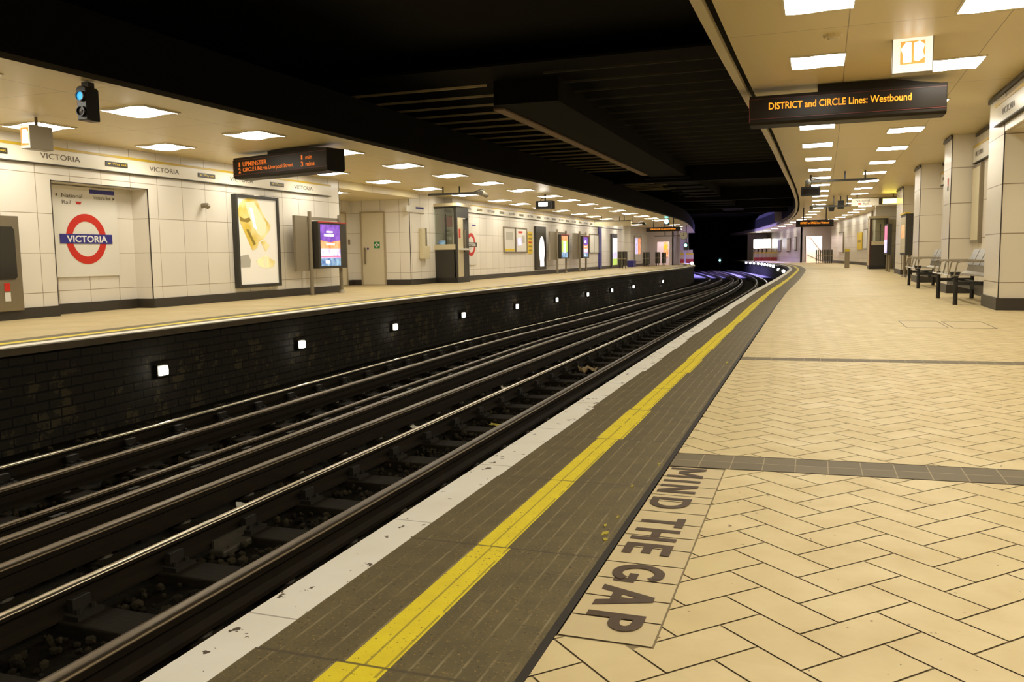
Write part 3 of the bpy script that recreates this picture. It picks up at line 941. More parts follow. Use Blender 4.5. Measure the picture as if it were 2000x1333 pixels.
# loose ballast
def stones():
    mb = MB()
    ico = [(0, 0, 1), (.89, 0, .45), (.28, .85, .45), (-.72, .53, .45), (-.72, -.53, .45), (.28, -.85, .45), (.72, .53, -.45), (-.28, .85, -.45), (-.89, 0, -.45), (-.28, -.85, -.45), (.72, -.53, -.45), (0, 0, -1)]
    fc = [(0, 1, 2), (0, 2, 3), (0, 3, 4), (0, 4, 5), (0, 5, 1), (1, 6, 2), (2, 7, 3), (3, 8, 4), (4, 9, 5), (5, 10, 1), (6, 7, 2), (7, 8, 3), (8, 9, 4), (9, 10, 5), (10, 6, 1), (6, 11, 7), (7, 11, 8), (8, 11, 9), (9, 11, 10), (10, 11, 6)]
    rr = random.Random(3)
    for k in range(17000):
        y = 1.0 + 20 * rr.random() ** 1.5
        x = RE(y) - .25 - rr.random() * 5.95
        r = rr.uniform(.014, .034)
        rail_d = min(abs(x - q) for q in (-1.10, -1.66, -2.53, -3.05, -3.6, -3.97, -4.66, -5.40))
        if rail_d < .10: continue
        z = -1.11 + rr.random() * .05
        fr = ((y - 1.15) / .74) % 1
        if min(fr, 1 - fr) * .74 < .15 and -3.12 < x < -.52: continue
        fr = ((y - 3.0) / .74) % 1
        if y > 2.6 and min(fr, 1 - fr) * .74 < .15 and x < -3.4: continue
        a = rr.random() * 6.28
        ca, sa = math.cos(a), math.sin(a)
        sx, sy, sz = (r * rr.uniform(.7, 1.3) for _ in range(3))
        P = []
        for p in ico:
            q = [p[i] * rr.uniform(.75, 1.15) for i in range(3)]
            P.append((x + (q[0] * ca - q[1] * sa) * sx, y + (q[0] * sa + q[1] * ca) * sy, z + q[2] * sz))
        mb.add(P, fc)
    o = mb.build('ballast_stones', 'ballast', fix=False)
    return tag(o, 'loose dark ballast stones lying between the rails and sleepers', 'ballast', kind='stuff')
stones()
# litter between the rails
def scrap(name, label, cat, x, y, z, sx, sy, sz, mat, seed):
    rr = random.Random(seed)
    mb = MB()
    P, F = [], []
    for j in range(5):
        for i in range(6):
            P.append(((i / 5 - .5) * sx, (j / 4 - .5) * sy, sz * (.5 * rr.random() + .6 * (abs(i / 5 - .5) + abs(j / 4 - .5)))))
    for j in range(4):
        for i in range(5):
            F.append((j * 6 + i, j * 6 + i + 1, (j + 1) * 6 + i + 1, (j + 1) * 6 + i))
    o = mb.add(P, F).build(name, mat, loc=(x, y, z), smooth=True)
    md = o.modifiers.new('thick', 'SOLIDIFY'); md.thickness = .006
    o.rotation_euler = (0, 0, rr.random() * 3)
    return tag(o, label, cat)
scrap('paper_scrap', 'crumpled white paper scrap beside the polished rail, largest and nearest of them', 'litter', -2.70, 5.2, -1.03, .20, .13, .07, 'litter', 1)
scrap('paper_scrap', 'white paper scrap on the polished rail, second nearest of them', 'litter', -2.66, 8.1, -1.02, .20, .14, .08, 'litter', 2)
scrap('paper_scrap', 'small white paper scrap by the polished rail, third nearest of them', 'litter', -2.66, 10.8, -1.02, .16, .14, .08, 'litter', 3)
scrap('paper_bag', 'tan crumpled paper bag lying beside the brown conductor rail', 'litter', -1.98, 12.6, -1.02, .26, .22, .16, 'litter_tan', 4)
scrap('yellow_wrapper', 'thin yellow wrapper on the ballast between two near rails', 'litter', -2.05, 8.75, -1.06, .16, .05, .03, 'leaf', 5)
scrap('red_scrap', 'tiny red scrap beyond the second wide brown rail', 'litter', -3.3, 11.2, -1.03, .12, .10, .05, 'hoard_red', 6)
t = thing('insulator_block', 'pale grubby insulator block slung under the polished rail', 'insulator', (-2.40, 4.62, -1.06))
MB().box(-.06, .06, -.19, .19, -.045, .005).build('tray', 'insulator', t, bevel=.012)
MB().box(-.05, -.03, -.17, .17, .005, .06).build('lip', 'insulator', t)
# lamps on the brick face of the opposite platform
def make_bulkhead(mat, r=1.0):
    t = thing('bulkhead_lamp', '', 'lamp')
    MB().box(-.02, .05, -.10, .10, -.075, .075).build('housing', 'charcoal', t, bevel=.01)
    f = frame('left_wall')
    MB().box(.05, .085, -.085, .06, -.06, .055).build('lens', mat, t, bevel=.015)
    return t
BL = make_bulkhead('bulk_lamp')
n = 0
for y in [5.1, 8.51, 11.73, 15.11, 18.49, 21.94, 25.43, 28.96, 32.42, 36.1, 42.8]:
    o = BL if n == 0 else copy_tree(BL)
    o.location = (LE(y) - .04, y, -.515 - .001 * y)
    tag(o, f'small white bulkhead lamp on the sooty opposite platform wall, {ORD[n - 1]} from the camera' if n else 'small white bulkhead lamp on the sooty brick wall, just out of frame', 'lamp', 'bulkhead lamps below the opposite platform')
    n += 1
# row of round lamps under the bend of the near platform
FL = thing('edge_lamp', '', 'lamp')
MB().cyl((0, .06, 0), (0, 0, 0), .17, n=16).build('housing', 'charcoal', FL)
MB().ball((0, -.01, 0), .095, 12, (1, .35, 1)).build('lens', 'far_lamp', FL, smooth=True)
pts = [(52.5, -.30), (53.8, -.31), (55.2, -.32), (57.5, -.31), (61.5, -.14), (63.8, -.12), (66.2, -.12), (68.6, -.12), (71.2, -.12), (74, -.12), (77, -.12), (79.6, -.12), (82.5, -.12)]
for n, (y, z) in enumerate(pts):
    o = FL if n == 0 else copy_tree(FL)
    o.location = (RE(y) - .14, y, z)
    tag(o, f'round white lamp under the bend of the near platform edge, {ORD[n]} from the camera', 'lamp', 'round lamps under the bend of the near platform')
# ================================================================ NEAR PLATFORM
# MIND THE GAP: a strip of inlaid tiles
PANEL = (.85, 2.545, 0)
t = thing('mind_the_gap_panel', 'strip of buff tiles with inlaid warning lettering beside the ribbed brown slabs', 'floor lettering', PANEL)
cuts = [3.338, 3.19, 3.055, 2.93, 2.852, 2.728, 2.607, 2.479, 2.369, 2.238, 2.118, 1.996, 1.872, 1.752]
for a, b in zip(cuts[:-1], cuts[1:]):
    MB().add([(.745, b + .003, -.0005), (.957, b + .003, -.0005), (.957, a - .003, -.0005), (.745, a - .003, -.0005)], [(0, 1, 2, 3)]).build('panel_tile', 'tilepanel', t, fix=False, loc=(-PANEL[0], -PANEL[1], 0))
fl = frame('floor')
def arc(cx, cy, rx, ry, t, a0, a1, n=18):
    out = [(cx + rx * math.cos(a0 + (a1 - a0) * i / n), cy + ry * math.sin(a0 + (a1 - a0) * i / n)) for i in range(n + 1)]
    inn = [(cx + (rx - t) * math.cos(a0 + (a1 - a0) * i / n), cy + (ry - t) * math.sin(a0 + (a1 - a0) * i / n)) for i in range(n + 1)]
    return [[out[i], out[i + 1], inn[i + 1], inn[i]] for i in range(n)]
def block_letter(ch, w_, h, t):
    """strokes of a sans block capital, as convex polygons in a w_ x h cell"""
    bx = lambda a, b, c_, d_: [(a, c_), (b, c_), (b, d_), (a, d_)]
    dg = lambda xa, xb, ya, yb: [(xa, ya), (xa + t * 1.12, ya), (xb + t * 1.12, yb), (xb, yb)]
    H = math.pi / 2
    if ch == 'I': return [bx(0, t, 0, h)]
    if ch == 'M': return [bx(0, t, 0, h), bx(w_ - t, w_, 0, h), [(0, h), (t * 1.1, h), (w_ / 2 + t * .5, h * .28), (w_ / 2 - t * .5, h * .28)], [(w_ - t * 1.1, h), (w_, h), (w_ / 2 + t * .5, h * .28), (w_ / 2 - t * .5, h * .28)]]
    if ch == 'N': return [bx(0, t, 0, h), bx(w_ - t, w_, 0, h), [(0, h), (t * 1.2, h), (w_, 0), (w_ - t * 1.2, 0)]]
    if ch == 'D': return [bx(0, t, 0, h), bx(t, w_ * .45, 0, t), bx(t, w_ * .45, h - t, h)] + arc(w_ * .45, h / 2, w_ * .55, h / 2, t, -H, H)
    if ch == 'T': return [bx(w_ / 2 - t / 2, w_ / 2 + t / 2, 0, h), bx(0, w_, h - t, h)]
    if ch == 'H': return [bx(0, t, 0, h), bx(w_ - t, w_, 0, h), bx(t, w_ - t, h / 2 - t / 2, h / 2 + t / 2)]
    if ch == 'E': return [bx(0, t, 0, h), bx(t, w_, 0, t), bx(t, w_ * .9, h / 2 - t / 2, h / 2 + t / 2), bx(t, w_, h - t, h)]
    if ch == 'G': return [bx(w_ - t, w_, h * .10, h * .50), bx(w_ * .52, w_ - t * .5, h * .52 - t * .9, h * .52)] + arc(w_ / 2, h / 2, w_ / 2, h / 2, t, H * .45, 4 * H - H * .35, 30)
    if ch == 'A': return [dg(0, w_ / 2 - t * .56, 0, h), [(w_ - t * 1.12, 0), (w_, 0), (w_ / 2 + t * .56, h), (w_ / 2 - t * .56, h)], bx(w_ * .22, w_ * .78, h * .24, h * .24 + t * .9)]
    if ch == 'P': return [bx(0, t, 0, h), bx(t, w_ * .5, h - t, h), bx(t, w_ * .5, h * .42, h * .42 + t)] + arc(w_ * .5, h * .71, w_ * .5, h * .29, t, -H, H)
for word, x0, x1 in (('MIND', .757, .893), ('THE', .768, .905), ('GAP', .778, .918)):
    cells = {'MIND': ((3.320, 3.176), (3.136, 3.108), (3.068, 2.960), (2.895, 2.765)), 'THE': ((2.664, 2.572), (2.545, 2.437), (2.405, 2.312)), 'GAP': ((2.226, 2.098), (2.068, 1.934), (1.902, 1.806))}[word]
    for ch, (a, b) in zip(word, cells):
        m = MB(fl)
        for k, p in enumerate(block_letter(ch, a - b, x1 - x0, .0275)):
            m.add([(-a + q[0], x0 + q[1], .0010 + .0004 * min(k, 4)) for q in p], [tuple(range(len(p)))])
        m.build('letter', 'tiletext', t, loc=(-PANEL[0], -PANEL[1], 0))
# flakes of yellow paint
rr = random.Random(11)
for k, (x, y, s) in enumerate([(.655, 6.67, .07), (.66, 6.62, .05), (.687, 2.46, .05), (.70, 2.40, .045), (.672, 2.53, .035), (.69, 2.63, .03), (.66, 3.0, .025), (.70, 3.35, .03)]):
    P = [(s * .16 * math.cos(a) * rr.uniform(.3, 1.3), s * .55 * math.sin(a) * rr.uniform(.3, 1.3), .0015) for a in [2 * math.pi * i / 9 for i in range(9)]]
    o = MB().prism([(p[0], p[1]) for p in P], .0006, .003, 'z').build('paint_flake', 'leaf', loc=(x, y, 0))
    where = ['by the start of the second grey band', 'by the start of the second grey band', 'beside the word THE', 'beside the word THE', 'beside the word THE', 'beside the gap before THE', 'beside the word MIND', 'level with the near grey band'][k]
    size = ['long thin', 'small', 'long thin', 'long ragged', 'short', 'tiny', 'tiny', 'tiny round'][k]
    tag(o, f'{size} yellow paint flake on ribbed slabs {where}', 'paint flake')
def hatch(x, y, sx, sy, label):
    o = MB().box(-sx / 2, sx / 2, -sy / 2, sy / 2, 0, .0012).build('access_cover', 'tilepanel', loc=(x, y, .0002))
    tag(o, label, 'floor cover')
    c = MB()
    for q in ((-sx / 2, -sx / 2 + .008, -sy / 2, sy / 2), (sx / 2 - .008, sx / 2, -sy / 2, sy / 2), (-sx / 2, sx / 2, -sy / 2, -sy / 2 + .02), (-sx / 2, sx / 2, sy / 2 - .02, sy / 2)):
        c.box(*q, .0012, .002)
    c.build('edge_gap', 'skirting', o)
hatch(2.46, 10.6, .42, .95, 'rectangular floor cover flush in the beige paving, left of the pair')
hatch(2.92, 10.6, .42, .95, 'rectangular floor cover flush in the beige paving, right of the pair')

# benches
def make_bench():
    t = thing('bench', '', 'bench')
    W, L = .56, 2.05                  # x: depth, y: length
    for y in (0, L - .17):
        MB().cyl((.02, y, 0), (.02, y, .47), .035, .030, n=10).build('leg', 'blackmetal', t)
        MB().cyl((W - .02, y, 0), (W - .02, y, .47), .035, .030, n=10).build('leg', 'blackmetal', t)
        MB().box(.02, W - .02, y - .025, y + .025, .30, .355).build('crossbar', 'blackmetal', t)
    MB().box(.20, .26, -.08, L + .2, .24, .33).box(.40, .46, -.08, L + .2, .24, .33).build('beam', 'blackmetal', t)
    MB().prism([(-.075, .50), (.075, .50), (.04, .41), (-.04, .41)], -.06, .06, 'y').build('bracket', 'blackmetal', t)
    n = 4
    w_ = (L + .3) / n
    for k in range(n):
        a = -.10 + k * w_ + .03
        s = MB()
        for i in range(9):            # wire seat, bent up into the back
            y = a + i * (w_ - .06) / 8
            s.tube([(-.03, y, .44), (.10, y, .455), (.42, y, .43), (.50, y, .47), (.60, y, .80), (.615, y, .84)], .0045, 5)
        s.tube([(-.03, a, .44), (-.03, a + w_ - .06, .44)], .011, 6).tube([(.45, a, .43), (.45, a + w_ - .06, .43)], .008, 6).tube([(.10, a, .45), (.10, a + w_ - .06, .45)], .006, 6)
        s.build('seat', 'seat', t)
        b = MB()
        b.prism([(.50, .58), (.512, .575), (.622, .84), (.61, .845)], a, a + w_ - .06, 'y')
        b.build('backrest', 'seat', t)
    for k in range(n + 1):
        y = -.10 + k * w_
        MB().tube([(-.02, y, .44), (.02, y, .645), (.08, y, .66), (.52, y, .66), (.54, y, .56)], .011, 7).build('armrest', 'galv', t)
    return t
B0 = make_bench()
B0.location = (3.31, 14.42, 0)
tag(B0, 'wire seat bench with black legs in the nearest tiled bay', 'bench', 'benches in the tiled bays')
B1 = copy_tree(B0)
B1.location = (3.43, 20.4, 0)
tag(B1, 'wire seat bench with black legs in the second tiled bay, behind the first bench', 'bench', 'benches in the tiled bays')

# ---- overhead signs
def led_sign(name, label, x0, x1, y, z0, z1, lines, mat, top, depth=.42, skew=0.0, rods=False):
    cx = (x0 + x1) / 2
    t = thing(name, label, 'led sign', (cx, y, z0), skew)
    wd, h = x1 - x0, z1 - z0
    b = MB()
    b.prism([(-.0, .03), (.03, 0), (depth - .03, 0), (depth, .03), (depth, h), (.0, h)], -wd / 2, wd / 2, 'x')
    b.build('body', 'ledbody', t, bevel=.006)
    MB().box(-wd / 2 + .01, wd / 2 - .01, -.006, .004, .085, h - .05).build('screen', 'ledface', t)
    MB().box(-wd / 2 + .01, wd / 2 - .01, -.009, .002, .072, .080).box(-wd / 2 + .01, wd / 2 - .01, -.009, .002, h - .048, h - .042).box(-wd / 2 - .004, -wd / 2 + .008, -.009, .002, .03, h - .04).build('edge_trim', 'redline', t)
    mt = MB()
    if rods:
        for q in (-.3, .3): mt.cyl((wd * q, depth / 2, h - .001), (wd * q, depth / 2, top - z0), .025, n=8)
    else:
        mt.prism([(-wd * .14, h - .001), (wd * .50, h - .001), (wd * .24, top - z0), (-wd * .14, top - z0)], .06, depth - .04, 'y')
    mt.build('mount', 'ledbody', t)
    f = frame('facing')
    for s, (a, b_, c, d) in lines:
        text(s, (-wd / 2 + wd * a, -wd / 2 + wd * b_, h * c, h * d), f, mat, t, 'led_text', z=.007, bold=.012)
    return t
led_sign('led_sign', 'large black hanging indicator with one orange line of text over the near platform', .436, 2.80, 11.9, 2.53, 2.905,
         [('DISTRICT and CIRCLE Lines: Westbound', (.105, .83, .50, .74))], 'amber', 3.0)
led_sign('led_sign', 'black hanging indicator with two dim orange lines over the opposite platform', -8.98, -6.50, 13.03, 2.345, 2.735,
         [('1', (.065, .08, .56, .78)), ('UPMINSTER', (.11, .38, .56, .78)), ('2', (.06, .085, .27, .50)), ('CIRCLE LINE via Liverpool Street', (.11, .66, .27, .50)), ('1', (.745, .76, .58, .78)), ('min', (.79, .855, .58, .75)), ('3', (.74, .765, .28, .50)), ('mins', (.79, .88, .28, .47))], 'amber_dim', 2.8, skew=R_(-15))
led_sign('led_sign', 'distant black indicator with one orange line over the near platform', .45, 2.2, 44.5, 2.05, 2.38,
         [('DISTRICT and CIRCLE Lines: Westbound', (.12, .88, .42, .72))], 'amber', 3.0, rods=True)
led_sign('led_sign', 'distant black indicator with one orange line over the opposite platform', -7.28, -5.48, 46, 2.04, 2.27,
         [('CIRCLE LINE via Liverpool Street', (.12, .88, .3, .7))], 'amber', 2.75, rods=True)
def pictogram(t, mtx, s):              # walking-figure way out light box, seen burnt out
    MB(mtx).box(-s, s, -s, s, .002, .005).build('orange_panel', 'orange_lit', t)
    b = MB(mtx)
    b.prism([(-.95 * s, .35 * s), (-.55 * s, .9 * s), (-.12 * s, .85 * s), (-.08 * s, -.85 * s), (-.75 * s, -.88 * s), (-.78 * s, -.1 * s)], .005, .008, 'z')
    b.prism([(.10 * s, .78 * s), (.55 * s, .95 * s), (.95 * s, .6 * s), (.80 * s, .0), (.98 * s, -.45 * s), (.5 * s, -.8 * s), (.12 * s, -.7 * s)], .005, .008, 'z')
    b.build('white_symbol', 'symbol_lit', t)
t = thing('light_box_sign', 'bright square light box on a short pole, orange centre, above the near platform', 'light box', (2.195, 9.8, 2.66), R_(-4))
MB().box(-.195, .195, -.0, .13, 0, .40).build('case', 'galv', t, bevel=.006)
MB().box(-.185, .185, -.006, .001, .01, .39).build('face', 'white_lit', t)
pictogram(t, frame('facing', (.0, -.006, .205)), .115)
MB().cyl((0, .065, .40), (0, .065, .345), .018, n=10).box(-.02, .02, .045, .085, .36, .36).cyl((0, .065, .40), (0, .065, .34 + .0), .02).build('pole', 'brownpost', t)
MB().tube([(-.11, .06, .395), (-.10, .06, .43), (-.05, .062, .455), (0, .065, .46)], .004, 6).build('cable', 'blackmetal', t)
MB().cyl((0, .065, .34), (0, .065, ZR(9.8) - 2.66), .018, n=10).build('drop_rod', 'brownpost', t)
t = thing('light_box_sign', 'small glowing light box on a rod above the opposite platform, beside the signal', 'light box', (-8.5, 8.60, 2.362))
MB().box(-.17, .0, 0, .36, 0, .315).build('case', 'galv', t, bevel=.006)
MB().box(-.16, -.01, -.006, .001, .01, .305).build('face', 'white_lit', t)
MB(frame('facing', (-.085, -.006, .16))).box(-.068, .068, -.115, .115, .002, .005).build('orange_panel', 'orange_lit', t)
MB(frame('facing', (-.085, -.006, .16))).prism([(-.045, -.085), (.06, -.09), (.062, .06), (.03, .095), (-.035, .09)], .005, .009, 'z').build('white_symbol', 'symbol_lit', t)
MB().cyl((-.08, .18, .315), (-.08, .18, 2.8 - 2.362), .018, n=10).build('drop_rod', 'brownpost', t)
# signal hung at the opposite platform edge
t = thing('signal', 'black two-lens signal box with a blue lens, hung from the opposite ceiling edge', 'signal', (-6.13, 7.27, 2.385), R_(3))
MB().prism([(-.15, 0), (-.02, 0), (-.02, .34), (-.05, .365), (-.12, .365), (-.15, .34)], 0, .19, 'y').build('case', 'blackmetal', t, bevel=.01)
fr = frame('facing', (-.085, 0, 0))
for z, mt in ((.255, 'blue_glow'), (.095, 'darkglass')):
    q = MB(fr).ring(.046, .056, 0, .03, 24, (0, z)).build('hood', 'blackmetal', t)
    MB(fr).cyl((0, z, .002), (0, z, .012), .046, n=20).build('lens', mt, q)
MB(fr).ball((.006, .10, .016), .009, 8).build('glint', 'paper', t)
MB().box(-.13, -.04, .06, .15, .36, 2.8 - 2.385).build('bracket', 'blackmetal', t)
# cctv arms
def cctv(name, label, x0, x1, y, z, ztop, hangers, cam_side, tilt=.0):
    t = thing(name, label, 'cctv camera arm', (x0, y, z))
    L = x1 - x0
    MB().box(0, L, -.03, .03, -.03, .03).build('arm', 'charcoal', t)
    for h in hangers: MB().cyl((h - x0, 0, .03), (h - x0, 0, ztop - z), .022, n=8).build('hanger', 'charcoal', t)
    cx = L if cam_side > 0 else 0
    c = MB().cyl((cx - .02, -.20, -.02), (cx - .02, .16, -.06), .075, n=14)
    c.build('camera', 'galv', t, smooth=False)
    MB().cyl((cx - .02, -.215, -.018), (cx - .02, -.20, -.02), .066, n=14).build('camera_lens', 'darkglass', t)
    MB().tube([(cx - .02, .05, -.04), (cx - .06 * cam_side, .05, .10), (cx - .30 * cam_side, 0, .03)], .018, 6).build('stay', 'charcoal', t)
    return t
cctv('cctv_arm', 'camera on a dark hanging arm beside the booth of the opposite platform', -9.0, -7.30, 22, 2.60, 2.8, (-8.55, -8.05), 1)
cctv('cctv_arm', 'nearer camera arm hung across the lights of the near platform', 1.12, 2.85, 25, 2.76, 3.0, (2.05, 2.56), -1)
cctv('cctv_arm', 'farther camera arm hung below the lights of the near platform', 1.2, 2.62, 36, 2.60, 3.0, (2.0, 2.5), -1)
cctv('cctv_arm', 'distant camera arm above the far indicator of the opposite platform', -8.6, -6.9, 43.5, 2.42, 2.8, (-8.2, -7.5), 1)
def monitor(label, x, y, z0, z1, ww, ztop, lit):
    t = thing('hanging_monitor', label, 'monitor', (x, y, z0))
    h = z1 - z0
    MB().box(-ww / 2, ww / 2, 0, .30, 0, h).build('case', 'blackmetal', t, bevel=.01)
    MB().box(-ww / 2 + .04, ww / 2 - .04, -.006, .001, .04, h - .05).build('screen', 'ledface', t)
    if lit:
        MB().box(-ww * .30, ww * .22, -.010, -.005, h * .34, h * .78).build('lit_digits', 'bulb', t)
    MB().cyl((0, .15, h), (0, .15, ztop - z0), .025, n=8).build('rod', 'charcoal', t)
    MB().tube([(-.14, .1, h), (-.12, .1, h + .07), (0, .12, h + .09)], .012, 6).build('cable', 'charcoal', t)
monitor('small black hanging clock with white lit digits at the opposite platform edge', -6.84, 26, 2.32, 2.58, .56, 2.8, True)
monitor('small black monitor hanging by the near platform ceiling edge, below the camera', 1.17, 25.6, 2.41, 2.66, .52, 3.0, False)
t = thing('loudspeaker', 'black loudspeaker hanging from the near platform ceiling beside the way out bar', 'loudspeaker', (2.27, 36.4, 2.5))
MB().box(-.12, .12, -.1, .12, 0, .33).build('case', 'blackmetal', t, bevel=.015)
MB().cyl((0, 0, .33), (0, 0, .5), .02, n=8).build('bracket', 'charcoal', t)
t = thing('loudspeaker', 'dark speaker on the ceiling above the distant near-platform indicator', 'loudspeaker', (2.05, 43, 2.70))
MB().prism([(-.16, .28), (.16, .28), (.11, 0), (-.11, 0)], -.12, .12, 'y').build('case', 'blackmetal', t, bevel=.015)
# way out bar
t = thing('way_out_bar', 'long hanging direction bar with a lit yellow end over the near platform', 'direction sign', (2.66, 36, 2.58))
MB().box(0, 1.70, 0, .10, 0, .28).build('panel', 'fr_white', t)
MB().box(0, 1.75, -.01, .11, .28, .315).build('rail', 'brownpost', t)
f = frame('facing')
text('National', (.14, .66, .16, .245), f, 'darktext', t, z=.003)
text('Rail', (.42, .60, .04, .12), f, 'darktext', t, z=.003)
MB(f).box(.24, .34, .05, .11, .002, .005).build('rail_symbol', 'red', t)
MB().box(.98, 1.75, -.02, .12, .03, .27).build('yellow_case', 'wo_dark', t)
MB().box(1.12, 1.74, -.026, -.019, .06, .24).build('lit_face', 'wo_lit', t)
MB().cyl((.2, .05, .315), (.2, .05, ZR(36) - 2.58), .02, n=8).cyl((1.5, .05, .315), (1.5, .05, ZR(36) - 2.58), .02, n=8).build('hanger', 'brownpost', t)
t = thing('direction_sign', 'pale hanging direction sign over the opposite platform above the blue column', 'direction sign', (-8.5, 43.2, 2.30))
MB().box(-.95, .95, 0, .08, 0, .24).build('panel', 'creambox', t)
MB().box(-.95, .95, -.01, .09, .24, .28).build('rail', 'charcoal', t)
MB().cyl((-.6, .04, .28), (-.6, .04, 2.79 - 2.30), .02, n=8).cyl((.6, .04, .28), (.6, .04, 2.79 - 2.30), .02, n=8).build('hanger', 'charcoal', t)

# ================================================================ STATION NAME FRIEZES
def frieze(side, x, y0, y1, z0, z1, dx):
    mb = MB().box(min(x, x + dx), max(x, x + dx), y0, y1, z0, z1)
    struct(mb.build('trim_6', 'fr_white'))
    struct(MB().box(min(x, x + dx * 1.15), max(x, x + dx * 1.15), y0, y1, z1 - .035, z1 + .005).build('trim_7', 'fr_yellow'))
    struct(MB().box(min(x, x + dx * 1.2), max(x, x + dx * 1.2), y0, y1, z0 - .018, z0).build('trim_8', 'rib'))
frieze('l', XL, Y0, 18.55, 2.40, 2.665, .05)
frieze('l', XF, 26.5, 53.5, 2.40, 2.665, .05)
frieze('r', XR, Y0, 13.62, 2.545, 2.83, -.05)
frieze('r', 4.14, 14.3, 18.2, 2.45, 2.76, -.05)
frieze('r', 4.34, 19.3, 24.1, 2.45, 2.76, -.05)
def name_sign(kind, x, yc, z0, label, group, half=.38):
    root = thing('station_name_lettering', label, 'station name', (x, yc, z0), 0, group)
    text('VICTORIA', (-half, half, 0, .085), frame(kind), 'darktext', root, z=.002)
    return root
def way_out(kind, x, yc, z0, label, group):
    root = thing('way_out_sign', label, 'way out sign', (x, yc, z0), 0, group)
    f = frame(kind)
    MB(f).box(-.245, .245, 0, .082, .0, .012).build('plate', 'wo_dark', root)
    text('Way out', (-.10, .215, .015, .066), f, 'wo_yellow', root, z=.013)
    MB(f).prism([(-.20, .042), (-.17, .062), (-.17, .022)], .012, .015, 'z').prism([(-.17, .048), (-.135, .048), (-.135, .036), (-.17, .036)], .012, .015, 'z').build('arrow', 'wo_yellow', root)
LX = XL + .05
pos = ['above the steel cabinet', 'above the right end of the roundel niche', 'behind the dim orange indicator', 'above the information case posts']
for i, y in enumerate((10.50, 12.80, 15.05, 17.34)):
    name_sign('left_wall', LX, y, 2.475, f'dark station name lettering on the frieze {pos[i]}' if i else 'dark station name lettering on the frieze left of the niche, the nearest one', 'station names on the near left frieze')
wpos = ['cut by the left edge of view', 'between the first two station names', 'just left of the gold bottle poster', 'right of the gold bottle poster']
for i, y in enumerate((9.30, 11.65, 13.95, 16.30)):
    way_out('left_wall', LX, y, 2.475, f'small way out sign on the frieze {wpos[i]}', 'way out signs on the near left frieze')
for i, y in enumerate([27.6 + 2.35 * k for k in range(10)]):
    name_sign('left_wall', XF + .05, y, 2.475, f'faint station name lettering on the far left frieze, {ORD[i]} beyond the booth', 'station names on the far left frieze')
    if i < 9: way_out('left_wall', XF + .05, y + 1.17, 2.475, f'tiny way out sign on the far left frieze, {ORD[i]} beyond the booth', 'way out signs on the far left frieze')
name_sign('right_wall', XR - .05, 12.75, 2.63, 'grey station name lettering on the lintel at the right edge of view', 'station names on the right wall')
name_sign('right_wall', 4.09, 17.6, 2.55, 'grey station name lettering at the top of the nearest bench bay', 'station names on the right wall')
name_sign('right_wall', 4.29, 23.4, 2.55, 'grey station name lettering at the top of the second bench bay', 'station names on the right wall')
# ================================================================ LEFT WALL THINGS
def roundel_sign(label, x, y, z, r, panel, upper=True):
    t = thing('roundel_sign', label, 'station roundel', (x, y, z))
    f = frame('left_wall')
    x0, x1, y0, y1 = panel
    MB(f).box(x0, x1, y0, y1, -.03, 0).build('panel', 'enamel', t)
    MB(f).ring(r * .70, r, .001, .006, 72).build('ring', 'red', t)
    MB(f).box(-r * 1.30, r * 1.30, -r * .19, r * .19, .005, .012).build('bar', 'blue', t)
    text('VICTORIA', (-r * .99, r * 1.03, -r * .135, r * .135), f, 'whitetext', t, z=.0125, bold=.022)
    if upper:
        MB(f).box(x0 + .78, x1 - .04, y1 - .10, y1 - .028, .001, .004).build('blue_strip', 'blue', t)
        text('National', (x0 + .20, x0 + .62, y1 - .19, y1 - .125), f, 'darktext', t, z=.001)
        text('Rail', (x0 + .20, x0 + .38, y1 - .30, y1 - .235), f, 'darktext', t, z=.001)
        MB(f).prism([(x0 + .47, y1 - .25), (x0 + .60, y1 - .25), (x0 + .57, y1 - .295), (x0 + .50, y1 - .295)], .001, .004, 'z').build('rail_symbol', 'red', t)
        MB(f).prism([(x0 + .07, y1 - .155), (x0 + .115, y1 - .13), (x0 + .115, y1 - .18)], .001, .004, 'z').build('arrow', 'darktext', t)
        text('Victoria line', (x0 + .86, x1 - .13, y1 - .19, y1 - .13), f, 'darktext', t, z=.001)
        MB(f).prism([(x1 - .04, y1 - .165), (x1 - .085, y1 - .14), (x1 - .085, y1 - .19)], .001, .004, 'z').build('arrow', 'darktext', t)
    return t
roundel_sign('large red ring and blue bar station roundel in the nearest wall niche', XL - .345, 11.29, 1.248, .425, (-.66, .71, -.637, .875))
t = roundel_sign('station roundel partly hidden behind the dark booth, dark bar', XF + .03, 27.95, 1.27, .405, (-.62, .52, -.72, .78), False)
for c in t.children:
    if c.name.startswith('bar'): c.data.materials[0] = M['wo_dark']
MB(frame('left_wall')).box(.10, .46, .66, .71, .001, .004).build('blue_strip', 'blue', t)
# steel cabinet
t = thing('steel_cabinet', 'brushed steel cabinet with a dark rounded window at the left edge', 'cabinet', (XL, 9.635, .14))
f = frame('left_wall')
MB(f).box(-1.2, 0, 0, 1.42, -.02, .07).build('body', 'steel', t, bevel=.008)
MB(f).prism([(-1.0, .50), (-.97, .47), (-.13, .47), (-.09, .51), (-.09, 1.21), (-.13, 1.26), (-.97, 1.26), (-1.0, 1.22)], .07, .078, 'z').build('window', 'darkglass', t)
MB(f).box(-.32, -.225, .30, .42, .07, .074).build('red_notice', 'red', t)
MB(f).box(-.32, -.225, .15, .28, .07, .074).build('white_notice', 'paper', t)
